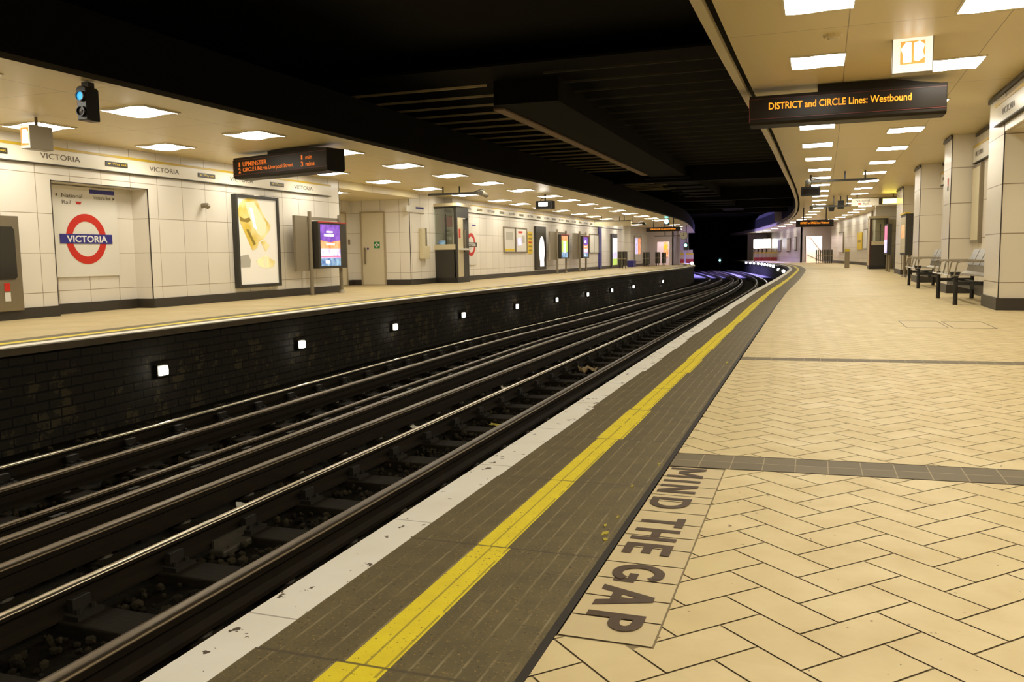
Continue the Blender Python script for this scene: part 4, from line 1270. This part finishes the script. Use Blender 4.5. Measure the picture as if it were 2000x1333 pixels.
# gold bottle poster in a deep light box
t = thing('light_box_poster', 'tall dark-framed poster of a golden bottle on the tiled wall', 'poster', (XL, 14.73, .262))
f = frame('left_wall')
PW, PH = 1.50, 1.955
fb = MB(f)
fb.box(0, .07, 0, PH, 0, .12).box(PW - .07, PW, 0, PH, 0, .12).box(.07, PW - .07, 0, .07, 0, .12).box(.07, PW - .07, PH - .07, PH, 0, .12)
fb.build('frame', 'charcoal', t, bevel=.006)
MB(f).box(.02, .05, .02, PH - .02, .0, .121)
MB(f).box(.07, PW - .07, .07, PH - .07, .0, .085).build('picture', 'poster_bg', t)
MB(f).box(.62, .80, PH - .012, PH + .02, .03, .125).build('clasp', 'paper', t)
def flat(name, poly, mt, z=0):
    P = [(.07 + a * (PW - .14), .07 + (1 - b) * (PH - .14)) for a, b in poly]
    return MB(f).prism(P, .085, .088 + z, 'z').build(name, mt, t)
flat('bottle_body', [(.06, .07), (.16, .02), (.28, .0), (.50, .0), (.60, .13), (.70, .22), (.84, .31), (.80, .36), (.64, .47), (.57, .48), (.50, .50), (.05, .28), (.02, .16)], 'gold1')
flat('bottle_highlight', [(.20, .05), (.42, .03), (.62, .20), (.72, .28), (.70, .38), (.58, .44), (.47, .40), (.28, .20)], 'gold2', .002)
flat('bottle_gleam', [(.30, .10), (.38, .12), (.46, .36), (.40, .34)], 'screen_white', .004)
flat('bottle_shade', [(.05, .21), (.16, .24), (.30, .22), (.32, .26), (.24, .28), (.07, .27)], 'gold3', .002)
flat('bottle_side', [(.06, .28), (.26, .29), (.50, .50), (.46, .57), (.38, .60), (.33, .60)], 'gold1', .004)
flat('bottle_label', [(.19, .36), (.26, .36), (.42, .53), (.37, .545)], 'gold3', .006)
flat('bottle_neck', [(.55, .50), (.66, .48), (.74, .53), (.78, .55), (.67, .62)], 'gold1', .004)
flat('bottle_base', [(.42, .72), (.68, .66), (.78, .70), (.92, .74), (.88, .80), (.66, .82), (.48, .79)], 'gold1', .002)
flat('base_gleam', [(.60, .68), (.70, .68), (.68, .82), (.62, .82)], 'gold2', .004)
flat('grey_stone', [(.02, .67), (.22, .65), (.28, .72), (.26, .80), (.04, .80)], 'haze', .002)
# information cases on two posts
def info_case(label, x, yl, yr, zt, zb, screen, arm):
    t = thing('information_case', label, 'information case', (x, yl, 0))
    f = frame('left_wall')
    w_ = yr - yl
    MB(f).cyl((0, 0, 0), (0, zt + .17, 0), .045, n=12).build('post', 'galv', t)
    MB(f).cyl((w_, 0, 0), (w_, zt + .13, 0), .045, n=12).build('post', 'galv', t)
    MB(f).cyl((w_, 0, 0), (w_, .08, 0), .10, .055, n=12).build('post_foot', 'galv', t)
    MB(f).box(-.06, .06, 0, .02, -.06, .06).build('base_plate', 'galv', t)
    MB(f).box(-arm, -.03, zb - .05, zt + .06, -.10, -.03).build('side_panel', 'galv', t)
    MB(f).box(.03, w_ + .05, zt - .02, zt + .05, -.05, .0).build('top_rail', 'galv', t)
    cs = MB(f)
    cs.box(.10, w_ + .05, zb, zt - .05, -.04, .16)
    cs.build('case', 'charcoal', t, bevel=.01)
    MB(f).box(.10, w_ + .05, zt - .085, zt - .05, .155, .175).build('red_trim', 'hoard_red', t)
    a, b, c, d = .18, w_ - .26, zb + .06, zt - .12
    W_, H_ = b - a, d - c
    def bandp(nm, y0, y1, mt, x0=0., x1=1., z=0.):
        MB(f).box(a + x0 * W_, a + x1 * W_, c + y0 * H_, c + y1 * H_, .16, .163 + z).build(nm, mt, t)
    if screen == 'purple':
        bandp('poster_sky', .62, 1, 'screen_purple'); bandp('poster_band', .42, .62, 'screen_orange'); bandp('poster_sea', .18, .42, 'screen_lilac'); bandp('poster_foot', .0, .18, 'screen_blue')
        MB(f).prism([(a, c + .62 * H_), (a + W_, c + .62 * H_), (a + .75 * W_, c + .70 * H_ - .1 * H_), (a + .5 * W_, c + .57 * H_), (a + .25 * W_, c + .59 * H_)], .163, .165, 'z').build('poster_swirl', 'screen_purple', t)
        bandp('poster_gleam', .50, .545, 'screen_white', .28, .70, .004); bandp('poster_gleam', .26, .40, 'screen_white', .48, .80, .004)
        bandp('poster_stripe', .205, .235, 'screen_pink', 0, 1, .003)
        bandp('poster_letters', .71, .77, 'screen_white', .18, .66, .004); bandp('poster_letters', .80, .84, 'screen_white', .30, .62, .004); bandp('poster_spot', .06, .13, 'screen_white', .22, .42, .004)
    else:
        bandp('poster_top', .78, 1, 'screen_orange'); bandp('poster_middle', .25, .78, 'screen_green'); bandp('poster_foot', 0, .25, 'screen_blue'); bandp('poster_figure', .2, .75, 'screen_white', .3, .65, .004)
    MB(f).box(b + .01, w_ + .01, c, d, .16, .163).build('map_strip', 'rib', t)
    return t
info_case('two-post information case with a purple and orange lit poster, beside the recess', -9.80, 17.16, 18.47, 1.78, .62, 'purple', .55)
info_case('distant two-post information case with a green lit poster on the opposite platform', -9.75, 37.3, 38.75, 1.85, .68, 'green', 1.0)
info_case('distant two-post information case with a purple lit poster, beyond the green one', -9.75, 41.26, 42.5, 1.85, .68, 'purple', 1.0)
# wall camera above the poster
t = thing('wall_bracket', 'small grey bracket lamp on the wall left of the gold bottle poster', 'bracket', (XL, 13.85, 1.93))
MB(frame('left_wall')).cyl((0, 0, 0), (0, 0, .12), .05, n=10).ball((0, -.02, .12), .055, 8).build('body', 'galv', t)
# doors of the recess
def door(name, kind, loc, w_, h, sign):
    o = struct(MB(frame(kind, loc)).box(0, w_, .02, h, .0, .03).build(name, 'door'))
    f = frame(kind, loc)
    struct(MB(f).box(-.05, 0, 0, h + .05, 0, .05).box(w_, w_ + .05, 0, h + .05, 0, .05).box(0, w_, h, h + .05, 0, .05).build('door_frame', 'doorframe', o))
    struct(MB(f).box(.08, .125, .66, 1.17, .05, .08).box(.085, .12, .70, .74, .03, .06).box(.085, .12, 1.09, 1.13, .03, .06).build('door_handle', 'steel', o))
    struct(MB(f).cyl((.20, 1.14, .03), (.20, 1.14, .036), .035, n=14).build('door_disc', 'blue', o))
    if sign:
        struct(MB(f).box(.42, .62, 1.15, 1.35, .03, .036).build('door_sign', 'green', o))
        struct(MB(f).box(.445, .595, 1.225, 1.275, .036, .039).box(.495, .545, 1.175, 1.325, .036, .039).build('sign_cross', 'whitetext', o))
door('door_1', 'left_wall', (XL - 2.35, 22.27, 0), .92, 2.22, False)
door('door_2', 'facing', (XL - 1.96, 23.6, 0), .77, 2.24, True)
t = thing('call_button', 'small grey call button on the recess wall between the two doors', 'call button', (XL - 2.35, 23.42, 1.36))
MB(frame('left_wall')).box(-.04, .04, -.08, .08, 0, .03).build('plate', 'galv', t)
t = thing('sign_plate', 'small white sign with a blue strip high on the wall left of the booth', 'sign', (XL - .3, 23.98, 2.24))
f = frame('left_wall')
MB(f).box(-.60, .62, 0, .19, -.005, .02).build('plate', 'enamel', t)
MB(f).box(.02, .58, .11, .17, .02, .023).build('blue_strip', 'blue', t)
MB(f).box(-.60, .62, -.025, 0, -.005, .03).build('ledge', 'doorframe', t)
t = thing('hose_cupboard', 'cream box with a tall narrow conduit on the wall left of the booth', 'wall box', (XL - .292, 24.42, .80))
f = frame('left_wall')
MB(f).box(-.22, .26, 0, .40, 0, .14).build('box', 'creambox', t, bevel=.01)
MB(f).box(-.20, .06, .40, .95, 0, .09).build('upper_panel', 'creambox', t)
MB(f).box(.08, .16, .40, .96, 0, .10).build('conduit', 'galv', t)
# ---- booths
def booth(label, x0, x1, y0, y1, h, left, poster):
    t = thing('staff_booth', label, 'booth', (x0, y0, 0))
    W_, D_ = x1 - x0, y1 - y0
    def bx(nm, mt, *a, **k): return MB().box(*a).build(nm, mt, t, **k)
    bx('plinth', 'blackmetal', -.01, W_ + .02, -.02, D_, 0, .17)
    bx('lower_panel', 'charcoal', .06, W_ - .06, 0, .04, .17, 1.08)
    bx('sill', 'creambox', .06, W_ - .05, -.05, .12, 1.08, 1.25)
    for nm, a in (('corner_post', (0, .06, 0, .06, .17, h)), ('corner_post', (W_ - .10, W_, 0, .08, .17, h)), ('corner_post', (W_ - .08, W_, D_ - .08, D_, .17, h))):
        bx(nm, 'charcoal', *a)
    bx('header', 'charcoal', .06, W_ - .10, 0, .05, h - .06, h)
    bx('window_pane', 'glass', .06, W_ - .10, .018, .024, 1.25, h - .06)
    bx('window_bar', 'charcoal', W_ * .54, W_ * .54 + .04, .005, .035, 1.25, h - .25)
    sd = W_ - .03 if left else 0
    if left:
        bx('side_header', 'charcoal', W_ - .04, W_, .08, D_ - .08, h - .36, h)
        bx('door_panel', 'creambox', W_ - .03, W_ + .004, .10, D_ * .52, .19, h - .37)
        bx('door_pane', 'darkglass', W_ - .03, W_ + .001, D_ * .52, D_ - .09, .9, h - .40)
        bx('door_foot', 'charcoal', W_ - .03, W_, D_ * .52, D_ - .09, .17, .9)
        bx('handle', 'galv', W_ + .004, W_ + .03, D_ * .62, D_ * .66, 1.0, h - .75)
        bx('shelf', 'paper', W_ - .02, W_ + .16, .15, D_ * .8, 1.06, 1.12)
        bx('notice', 'red', W_ + .004, W_ + .008, .16, .30, 1.45, 1.75)
    else:
        bx('side_panel', 'creambox', -.03, .0, 0, D_, .17, h)
        bx('side_edge', 'redline', -.02, .02, -.03, 0, .17, h)
    bx('roof_cap', 'creambox', -.06, W_ + .05, -.05, D_ + .05, h, h + .10)
    bx('back_panel', 'wall', 0, W_, D_ - .02, D_, .17, h) if False else None
    if poster:
        p = bx('inside_poster', 'paper', W_ * .04, W_ * .36, D_ - .05, D_ - .03, 1.1, 2.2)
        MB().box(W_ * .04, W_ * .36, D_ - .06, D_ - .051, 1.85, 2.2).build('poster_heading', 'red', p)
        MB().box(W_ * .08, W_ * .26, D_ - .06, D_ - .051, 1.62, 1.70).box(W_ * .08, W_ * .30, D_ - .06, D_ - .051, 1.42, 1.52).build('poster_print', 'haze', p)
        bx('worktop', 'galv', .06, W_ - .08, .06, .45, 1.10, 1.14)
    return t
booth('dark booth with a tall window on the opposite platform', -10.5, -9.62, 25.4, 26.42, 2.48, True, True)
t = thing('blue_bag', 'small blue bag on the worktop inside the dark left booth', 'bag', (-10.22, 25.62, 1.25))
MB().ball((0, 0, .07), .1, 10, (1.6, .9, .75)).build('bag', 'screen_blue', t, smooth=True)
booth('charcoal booth with a tall window against the far right wall', 3.68, 4.42, 41.5, 42.9, 2.27, False, False)
# ---- far left wall
def framed(label, y0, y1, z0, z1, mt, x=XF, extra=()):
    t = thing('wall_poster', label, 'poster', (x, y0, z0))
    f = frame('left_wall')
    w_, h = y1 - y0, z1 - z0
    b = .045
    MB(f).box(0, b, 0, h, 0, .05).box(w_ - b, w_, 0, h, 0, .05).box(b, w_ - b, 0, b, 0, .05).box(b, w_ - b, h - b, h, 0, .05).build('frame', 'steel', t)
    MB(f).box(b, w_ - b, b, h - b, 0, .03).build('sheet', mt, t)
    for nm, m2, a in extra: MB(f).box(a[0] * w_, a[1] * w_, a[2] * h, a[3] * h, .03, .034).build(nm, m2, t)
framed('left sheet of the pair of steel-framed notices beyond the roundel, yellow footer', 31.35, 32.7, .97, 2.0, 'paper', extra=(('yellow_footer', 'notice_yellow', (.08, .92, .06, .16)), ('print', 'haze', (.2, .8, .5, .8))))
framed('right sheet of the pair of steel-framed notices beyond the roundel, coloured map', 32.75, 34.2, .97, 2.0, 'paper', extra=(('map_patch', 'screen_lilac', (.2, .5, .3, .6)), ('map_patch', 'red', (.25, .6, .78, .86)), ('map_patch', 'haze', (.55, .8, .4, .7))))
t = thing('yellow_notice', 'narrow yellow notice strip beside the steel-framed map', 'notice', (XF + .006, 34.36, .93))
f = frame('left_wall')
MB(f).box(0, .62, 0, .94, 0, .02).build('sheet', 'notice_yellow', t)
for k in range(5): MB(f).box(.08, .54, .10 + .17 * k, .17 + .17 * k, .02, .023).build('print', 'gold3' if k != 2 else 'red', t)
t = thing('light_box_poster', 'tall dark poster with a white oval shape on the far left wall', 'poster', (XF, 35.28, .22))
MB(f).box(0, 1.45, 0, 1.90, 0, .10).build('frame', 'charcoal', t)
MB(f).box(.10, 1.38, .12, 1.62, .10, .105).build('picture', 'rib', t)
MB(f).prism([(.78 + .40 * math.cos(a) * (1 - .25 * math.sin(a) * 0), .85 + .62 * math.sin(a)) for a in [2 * math.pi * i / 24 for i in range(24)]], .105, .110, 'z').build('white_oval', 'screen_white', t)
MB(f).box(.52, 1.10, .14, .38, .105, .11).build('white_foot', 'screen_white', t)
framed('narrow two-sheet steel-framed notice left of the blue column', 44.95, 47.0, .92, 1.98, 'paper', extra=(('middle_bar', 'steel', (.48, .52, 0, 1)),))
t = thing('blue_column', 'narrow tall blue panel on the far left wall', 'panel', (XF, 47.0, 0))
MB(f).box(0, .62, .10, 2.38, 0, .06).build('panel', 'blue', t)
MB(f).box(0, .62, 0, .10, 0, .065).build('foot', 'charcoal', t)
t = thing('light_box_poster', 'tall glowing blue and white poster beyond the blue column', 'poster', (XF, 50.05, .08))
MB(f).box(0, 1.5, 0, 2.0, 0, .10).build('frame', 'charcoal', t)
MB(f).box(.25, 1.42, .9, 1.75, .10, .106).build('picture_top', 'screen_white', t)
MB(f).box(.25, 1.42, .12, .5, .10, .106).build('picture_foot', 'screen_green', t)
MB(f).box(.25, 1.42, .5, .9, .10, .106).build('picture_middle', 'screen_lilac', t)
framed('coloured poster between the far gate piles on the left wall', 57.2, 59.6, .3, 2.1, 'paper', extra=(('blue_half', 'screen_lilac', (.1, .5, .3, .9)), ('orange_half', 'screen_orange', (.55, .9, .3, .9))))
t = thing('floor_box', 'low blue box on the floor of the opposite platform by the gates', 'box', (-9.9, 54.5, 0))
MB().box(-.2, .2, 0, .9, 0, .42).build('body', 'blue', t, bevel=.02)
# bundles of folded gates (grey concertina barriers)
def gate_stack(label, x, y, n, pitch, h, w_, rz=0.0):
    t = thing('folding_barrier', label, 'barrier', (x, y, 0), rz, 'folded grey barriers')
    for k in range(n):
        MB().box(k * pitch, k * pitch + pitch * .72, 0, w_, .16, h).build('panel', 'barrier' if k % 2 else 'rib', t)
        MB().cyl((k * pitch + pitch * .36, w_ * .5, 0), (k * pitch + pitch * .36, w_ * .5, .16), .025, n=6).build('leg', 'charcoal', t)
    MB().box(0, n * pitch, -.01, 0, h * .55, h * .6).build('strap', 'galv', t)
gate_stack('grey folded barrier beside the tall glowing poster, nearest of the left barriers', -9.55, 49.2, 3, .17, 1.0, .5)
gate_stack('grey folded barrier beyond the blue box, second of the left barriers', -9.35, 55.8, 3, .15, .95, .5)
gate_stack('narrow grey folded barrier left of the pale doorway, third of the left barriers', -9.3, 60.3, 2, .16, .95, .5)
gate_stack('narrow grey folded barrier in front of the pale doorway, last of the left barriers', -8.95, 61.0, 2, .14, .92, .5)
gate_stack('wide bundle of grey folded barriers in front of the bright portal', 1.45, 62.0, 9, .125, .93, .5)
t = thing('steel_bollard', 'square brown-grey bollard standing alone on the near platform far ahead', 'bollard', (2.86, 45, 0))
MB().box(-.11, .11, -.11, .11, 0, .95).build('post', 'steel', t, bevel=.01)
MB().box(-.10, .10, -.115, -.109, .80, .93).build('yellow_band', 'wo_yellow', t)
# orange poster inside the pale left doorway
t = thing('wall_poster', 'orange and white poster seen through the pale left doorway', 'poster', (-9.4, 64.4, .6))
MB().box(0, .35, .05, .09, 0, 1.1).build('sheet', 'screen_orange', t)
MB().box(.03, .28, .03, .05, .55, .9).build('yellow_figure', 'notice_yellow', t)
# barrier hoardings at both platform ends
def hoarding(label, x, y, w_, d, group):
    t = thing('hoarding_panel', label, 'hoarding', (x, y, 0), 0, group)
    MB().box(-w_ / 2, w_ / 2, -d / 2, d / 2, 0, .34).build('red_base', 'hoard_red', t)
    MB().box(-w_ / 2, w_ / 2, -d / 2, d / 2, .34, .70).build('cream_board', 'hoard_cream', t)
    MB().box(-w_ / 2, w_ / 2, -d / 2 - .004, d / 2 + .004, .70, .84).build('yellow_rail', 'notice_yellow', t)
    MB().box(-w_ / 2 + .06, w_ / 2 - .06, -d / 2, d / 2, .84, 1.12).build('top_board', 'hoard_cream', t)
    return t
hp = [(-9.55, 74.2), (-8.78, 74.4)]
for i, (x, y) in enumerate(hp):
    hoarding(f'red and cream hoarding panel at the end of the opposite platform, {"left" if i == 0 else "right"} of the pair', x, y, .62, .12, 'hoardings at the opposite platform end')
for i in range(7):
    hoarding(f'red and cream hoarding panel round the near platform bend, {ORD[i]} from the tunnel', -3.85 + .40 * i - .01 * i, 84.5 - .25 * i, .36, .10, 'hoardings at the near platform end')
t = thing('white_board', 'bright white backlit board at the tunnel end of the near platform', 'light board', (-4.2, 88, 1.2))
MB().box(-.15, 1.55, 0, .12, 0, .95).build('frame', 'pale_trim', t)
MB().box(-.12, 1.50, -.02, 0, .03, .92).build('face', 'lit_white', t)
MB().box(-.15, -.05, 0, .12, -1.2, 0).box(1.45, 1.55, 0, .12, -1.2, 0).build('support', 'pale_trim', t)
MB().box(-.12, .85, -.05, -.021, .93, 1.05).build('dark_header', 'blackmetal', t)
# escalator seen through the right portal
t = thing('stair_balustrade', 'bright white sloping stair side seen through the right portal', 'stairs', (.8, 70.0, 0))
MB().prism([(0, 0), (0, 1.9), (.25, 1.9), (1.1, .75), (1.1, 0)], 0, .3, 'y').build('side_panel', 'enamel', t)
MB().prism([(.0, 1.92), (.26, 1.92), (1.12, .76), (1.12, .70), (.24, 1.86), (0, 1.86)], -.02, .05, 'y').build('handrail', 'brownpost', t)
MB().prism([(0, .62), (1.1, .10), (1.1, .04), (0, .56)], -.02, .0, 'y').build('skirt_line', 'galv', t)
ld = bpy.data.lights.new('portal_lamp', 'AREA'); ld.shape = 'RECTANGLE'; ld.size = 2.0; ld.size_y = 1.6; ld.energy = 90; ld.color = (1.0, .92, .9)
o = bpy.data.objects.new('portal_lamp', ld); COL.objects.link(o); o.location = (1.6, 69.4, 2.85)
ld = bpy.data.lights.new('doorway_lamp', 'AREA'); ld.size = 1.0; ld.energy = 25; ld.color = (1.0, .92, .9)
o = bpy.data.objects.new('doorway_lamp', ld); COL.objects.link(o); o.location = (-9.2, 63.2, 2.6)
# clock and signals at the left end
t = thing('platform_clock', 'round white clock on an arm at the far end of the opposite platform', 'clock', (-6.55, 55, 1.98))
MB().cyl((0, 0, 0), (0, .12, 0), .26, n=28).build('case', 'galv', t)
MB().cyl((0, -.012, 0), (0, 0, 0), .24, n=28).build('dial', 'enamel', t)
MB().box(-.012, .012, -.02, -.013, -.02, .17).box(-.11, .02, -.02, -.013, -.012, .012).build('hands', 'blackmetal', t)
MB().box(-1.9, -.22, .03, .09, -.04, .02).build('arm', 'charcoal', t)
MB().cyl((-1.2, .06, .02), (-1.2, .06, .74), .03, n=8).build('hanger', 'charcoal', t)
t = thing('signal', 'small dark signal with a cyan lens at the far end of the opposite platform', 'signal', (-6.75, 57.5, 1.05))
MB().box(-.16, .16, 0, .25, 0, .52).build('case', 'blackmetal', t, bevel=.02)
MB().ball((-.02, -.02, .32), .10, 10, (1, .4, 1)).build('lens', 'cyan_glow', t)
MB().cyl((0, .12, .52), (0, .12, 1.665), .03, n=8).build('pole', 'charcoal', t)
t = thing('signal', 'hanging signal with a glowing cyan lens above the far left indicator', 'signal', (-6.28, 46.6, 2.40))
MB().box(-.13, .13, 0, .2, 0, .33).build('case', 'blackmetal', t, bevel=.02)
MB().ball((0, -.03, .19), .115, 10, (1, .4, 1.25)).build('lens', 'cyan_glow', t)
t = thing('signal', 'tiny green signal light standing beside the rails in the dark tunnel', 'signal', (-7.6, 88, -1.13))
MB().cyl((0, 0, 0), (0, 0, .9), .04, n=8).build('post', 'charcoal', t)
MB().box(-.14, .14, 0, .2, .9, 1.5).build('case', 'blackmetal', t)
MB().ball((0, -.03, 1.2), .10, 10, (1, .4, 1)).build('lens', 'cyan_glow', t)
t = thing('end_lamp', 'white glowing lamp at the end edge of the opposite platform', 'lamp', (LE(60) - .2, 60, 0))
MB().cyl((0, 0, 0), (0, 0, .06), .08, n=10).build('base', 'charcoal', t)
MB().ball((0, 0, .13), .11, 10).build('globe', 'bulb', t, smooth=True)
# right wall things
t = thing('information_case', 'two-post information case at the end of the bench bays, seen nearly edge on', 'information case', (4.0, 29.3, 0))
for nm, y in (('post', 0), ('post', -1.3)):
    MB().cyl((0, y, 0), (0, y, 1.85), .045, n=12).build(nm, 'steel', t)
    MB().cyl((0, y, 0), (0, y, .08), .10, .055, n=12).build('post_foot', 'steel', t)
MB().box(-.14, .06, -1.5, .1, .68, 1.92).build('case', 'charcoal', t, bevel=.01)
MB().box(-.146, -.139, -1.42, .02, .76, 1.84).build('map_sheet', 'creambox', t)
MB().box(-.150, -.145, -1.2, -.3, 1.2, 1.6).build('map_patch', 'screen_orange', t)
MB().box(-.17, -.02, -1.5, .1, 1.92, 1.96).build('top_cap', 'wo_yellow', t)
t = thing('information_case', 'narrow lilac lit poster case on posts before the right booth, seen edge on', 'information case', (4.05, 36.9, 0))
MB().box(-.10, .06, -1.3, .15, .66, 1.85).build('case', 'charcoal', t, bevel=.01)
MB().box(-.106, -.099, -1.2, .05, .74, 1.25).build('poster_foot', 'screen_lilac', t)
MB().box(-.106, -.099, -1.2, .05, 1.25, 1.78).build('poster_head', 'screen_pink', t)
for y in (0, -1.15): MB().cyl((0, y, 0), (0, y, .68), .04, n=10).build('post', 'steel', t)
t = thing('notice_strip', 'yellow notice strip on the curving wall beyond the right booth', 'notice', (rw(54.3) - .03, 54.3, .9), math.atan((rw(53.3) - rw(55.3)) / 2))
MB(frame('right_wall')).box(-.95, .95, 0, 1.0, 0, .03).build('sheet', 'notice_yellow', t)
MB(frame('right_wall')).box(-.6, .6, .42, .55, .03, .034).build('print', 'gold3', t)
def rposter(label, y, w_, z0, z1, mt):
    t = thing('wall_poster', label, 'poster', (rw(y) - .02, y, z0), math.atan((rw(y - 1) - rw(y + 1)) / 2))
    f = frame('right_wall')
    MB(f).box(-w_ / 2, w_ / 2, 0, z1 - z0, 0, .05).build('frame', 'steel', t)
    MB(f).box(-w_ / 2 + .06, w_ / 2 - .06, .06, z1 - z0 - .06, .05, .056).build('sheet', mt, t)
rposter('framed white notice right of the yellow strip on the curving wall', 51.9, 1.9, .9, 2.05, 'paper')
rposter('framed pale poster on the curving wall left of the yellow strip', 61.5, 1.8, .7, 2.1, 'enamel')
t = thing('wall_post', 'thin vertical post on the curving right wall beside the right booth', 'post', (rw(48.6) - .08, 48.6, 0))
MB().box(-.05, .05, -.05, .05, 0, 2.9).build('post', 'brownpost', t)
t = thing('tall_bin', 'dark narrow cabinet beside the right booth', 'cabinet', (4.72, 38.6, 0))
MB().box(-.25, .25, -.3, .3, 0, 1.0).build('body', 'charcoal', t, bevel=.02)
t = thing('wall_panel', 'grey-green notice panel in the bay before the right booth', 'panel', (5.0, 37.6, .75))
MB(frame('right_wall')).box(-2.0, 2.0, 0, 1.3, 0, .06).build('panel', 'galv', t)
# frames on the bay backs and pier plates
t = thing('bay_poster', 'narrow grey-framed panel at the side of the nearest bench bay', 'poster', (4.14, 17.75, .95))
f = frame('right_wall')
MB(f).box(-.42, .42, 0, 1.45, 0, .06).build('frame', 'steel', t)
MB(f).box(-.36, .36, .06, 1.39, .06, .066).build('sheet', 'creambox', t)
t = thing('small_plate', 'tiny red and black plate on the narrow face of the second pier', 'plate', (3.73, 18.6, 1.98))
MB(frame('right_wall')).box(-.05, .05, .10, .24, 0, .008).build('red_part', 'red', t)
MB(frame('right_wall')).box(-.05, .05, 0, .09, 0, .008).build('black_part', 'wo_dark', t)
t = thing('ceiling_disc', 'faint round detector on the ceiling between the front lights, near platform', 'detector', (1.42, 9.35, ZR(9.35) - .03))
MB().cyl((0, 0, 0), (0, 0, .03), .085, .10, n=20).build('base', 'soffit_r', t)
MB().cyl((0, 0, -.018), (0, 0, 0), .045, .06, n=16).build('sensor', 'pale_trim', t)
def end_poster(label, y, w_, z0, z1, mt):
    t = thing('wall_poster', label, 'poster', (.362 - .1487 * (y - 68.04) - .02, y, z0), .1476)
    f = frame('right_wall')
    MB(f).box(-w_ / 2, w_ / 2, 0, z1 - z0, 0, .05).build('frame', 'steel', t)
    MB(f).box(-w_ / 2 + .08, w_ / 2 - .08, .08, z1 - z0 - .08, .05, .056).build('sheet', mt, t)
end_poster('grey framed poster on the far end wall, nearest the portal of three', 70.4, 1.0, .9, 2.0, 'haze')
end_poster('framed pale poster with red print on the far end wall, middle of three', 74.6, 2.2, .8, 1.95, 'hoard_cream')
end_poster('dark framed poster on the far end wall, nearest the tunnel of three', 81.0, 2.2, .8, 1.95, 'violet_dusk_print')
# box coloured violet to stand for dusk light on the fascia
t = thing('dusk_light_box', 'violet box in place of dusk light on the fascia, right of the tunnel', 'box', (-.85, 62.5, 2.95))
MB().box(-.45, .0, 0, .4, 0, .95).build('body', 'violet_dusk_print', t)
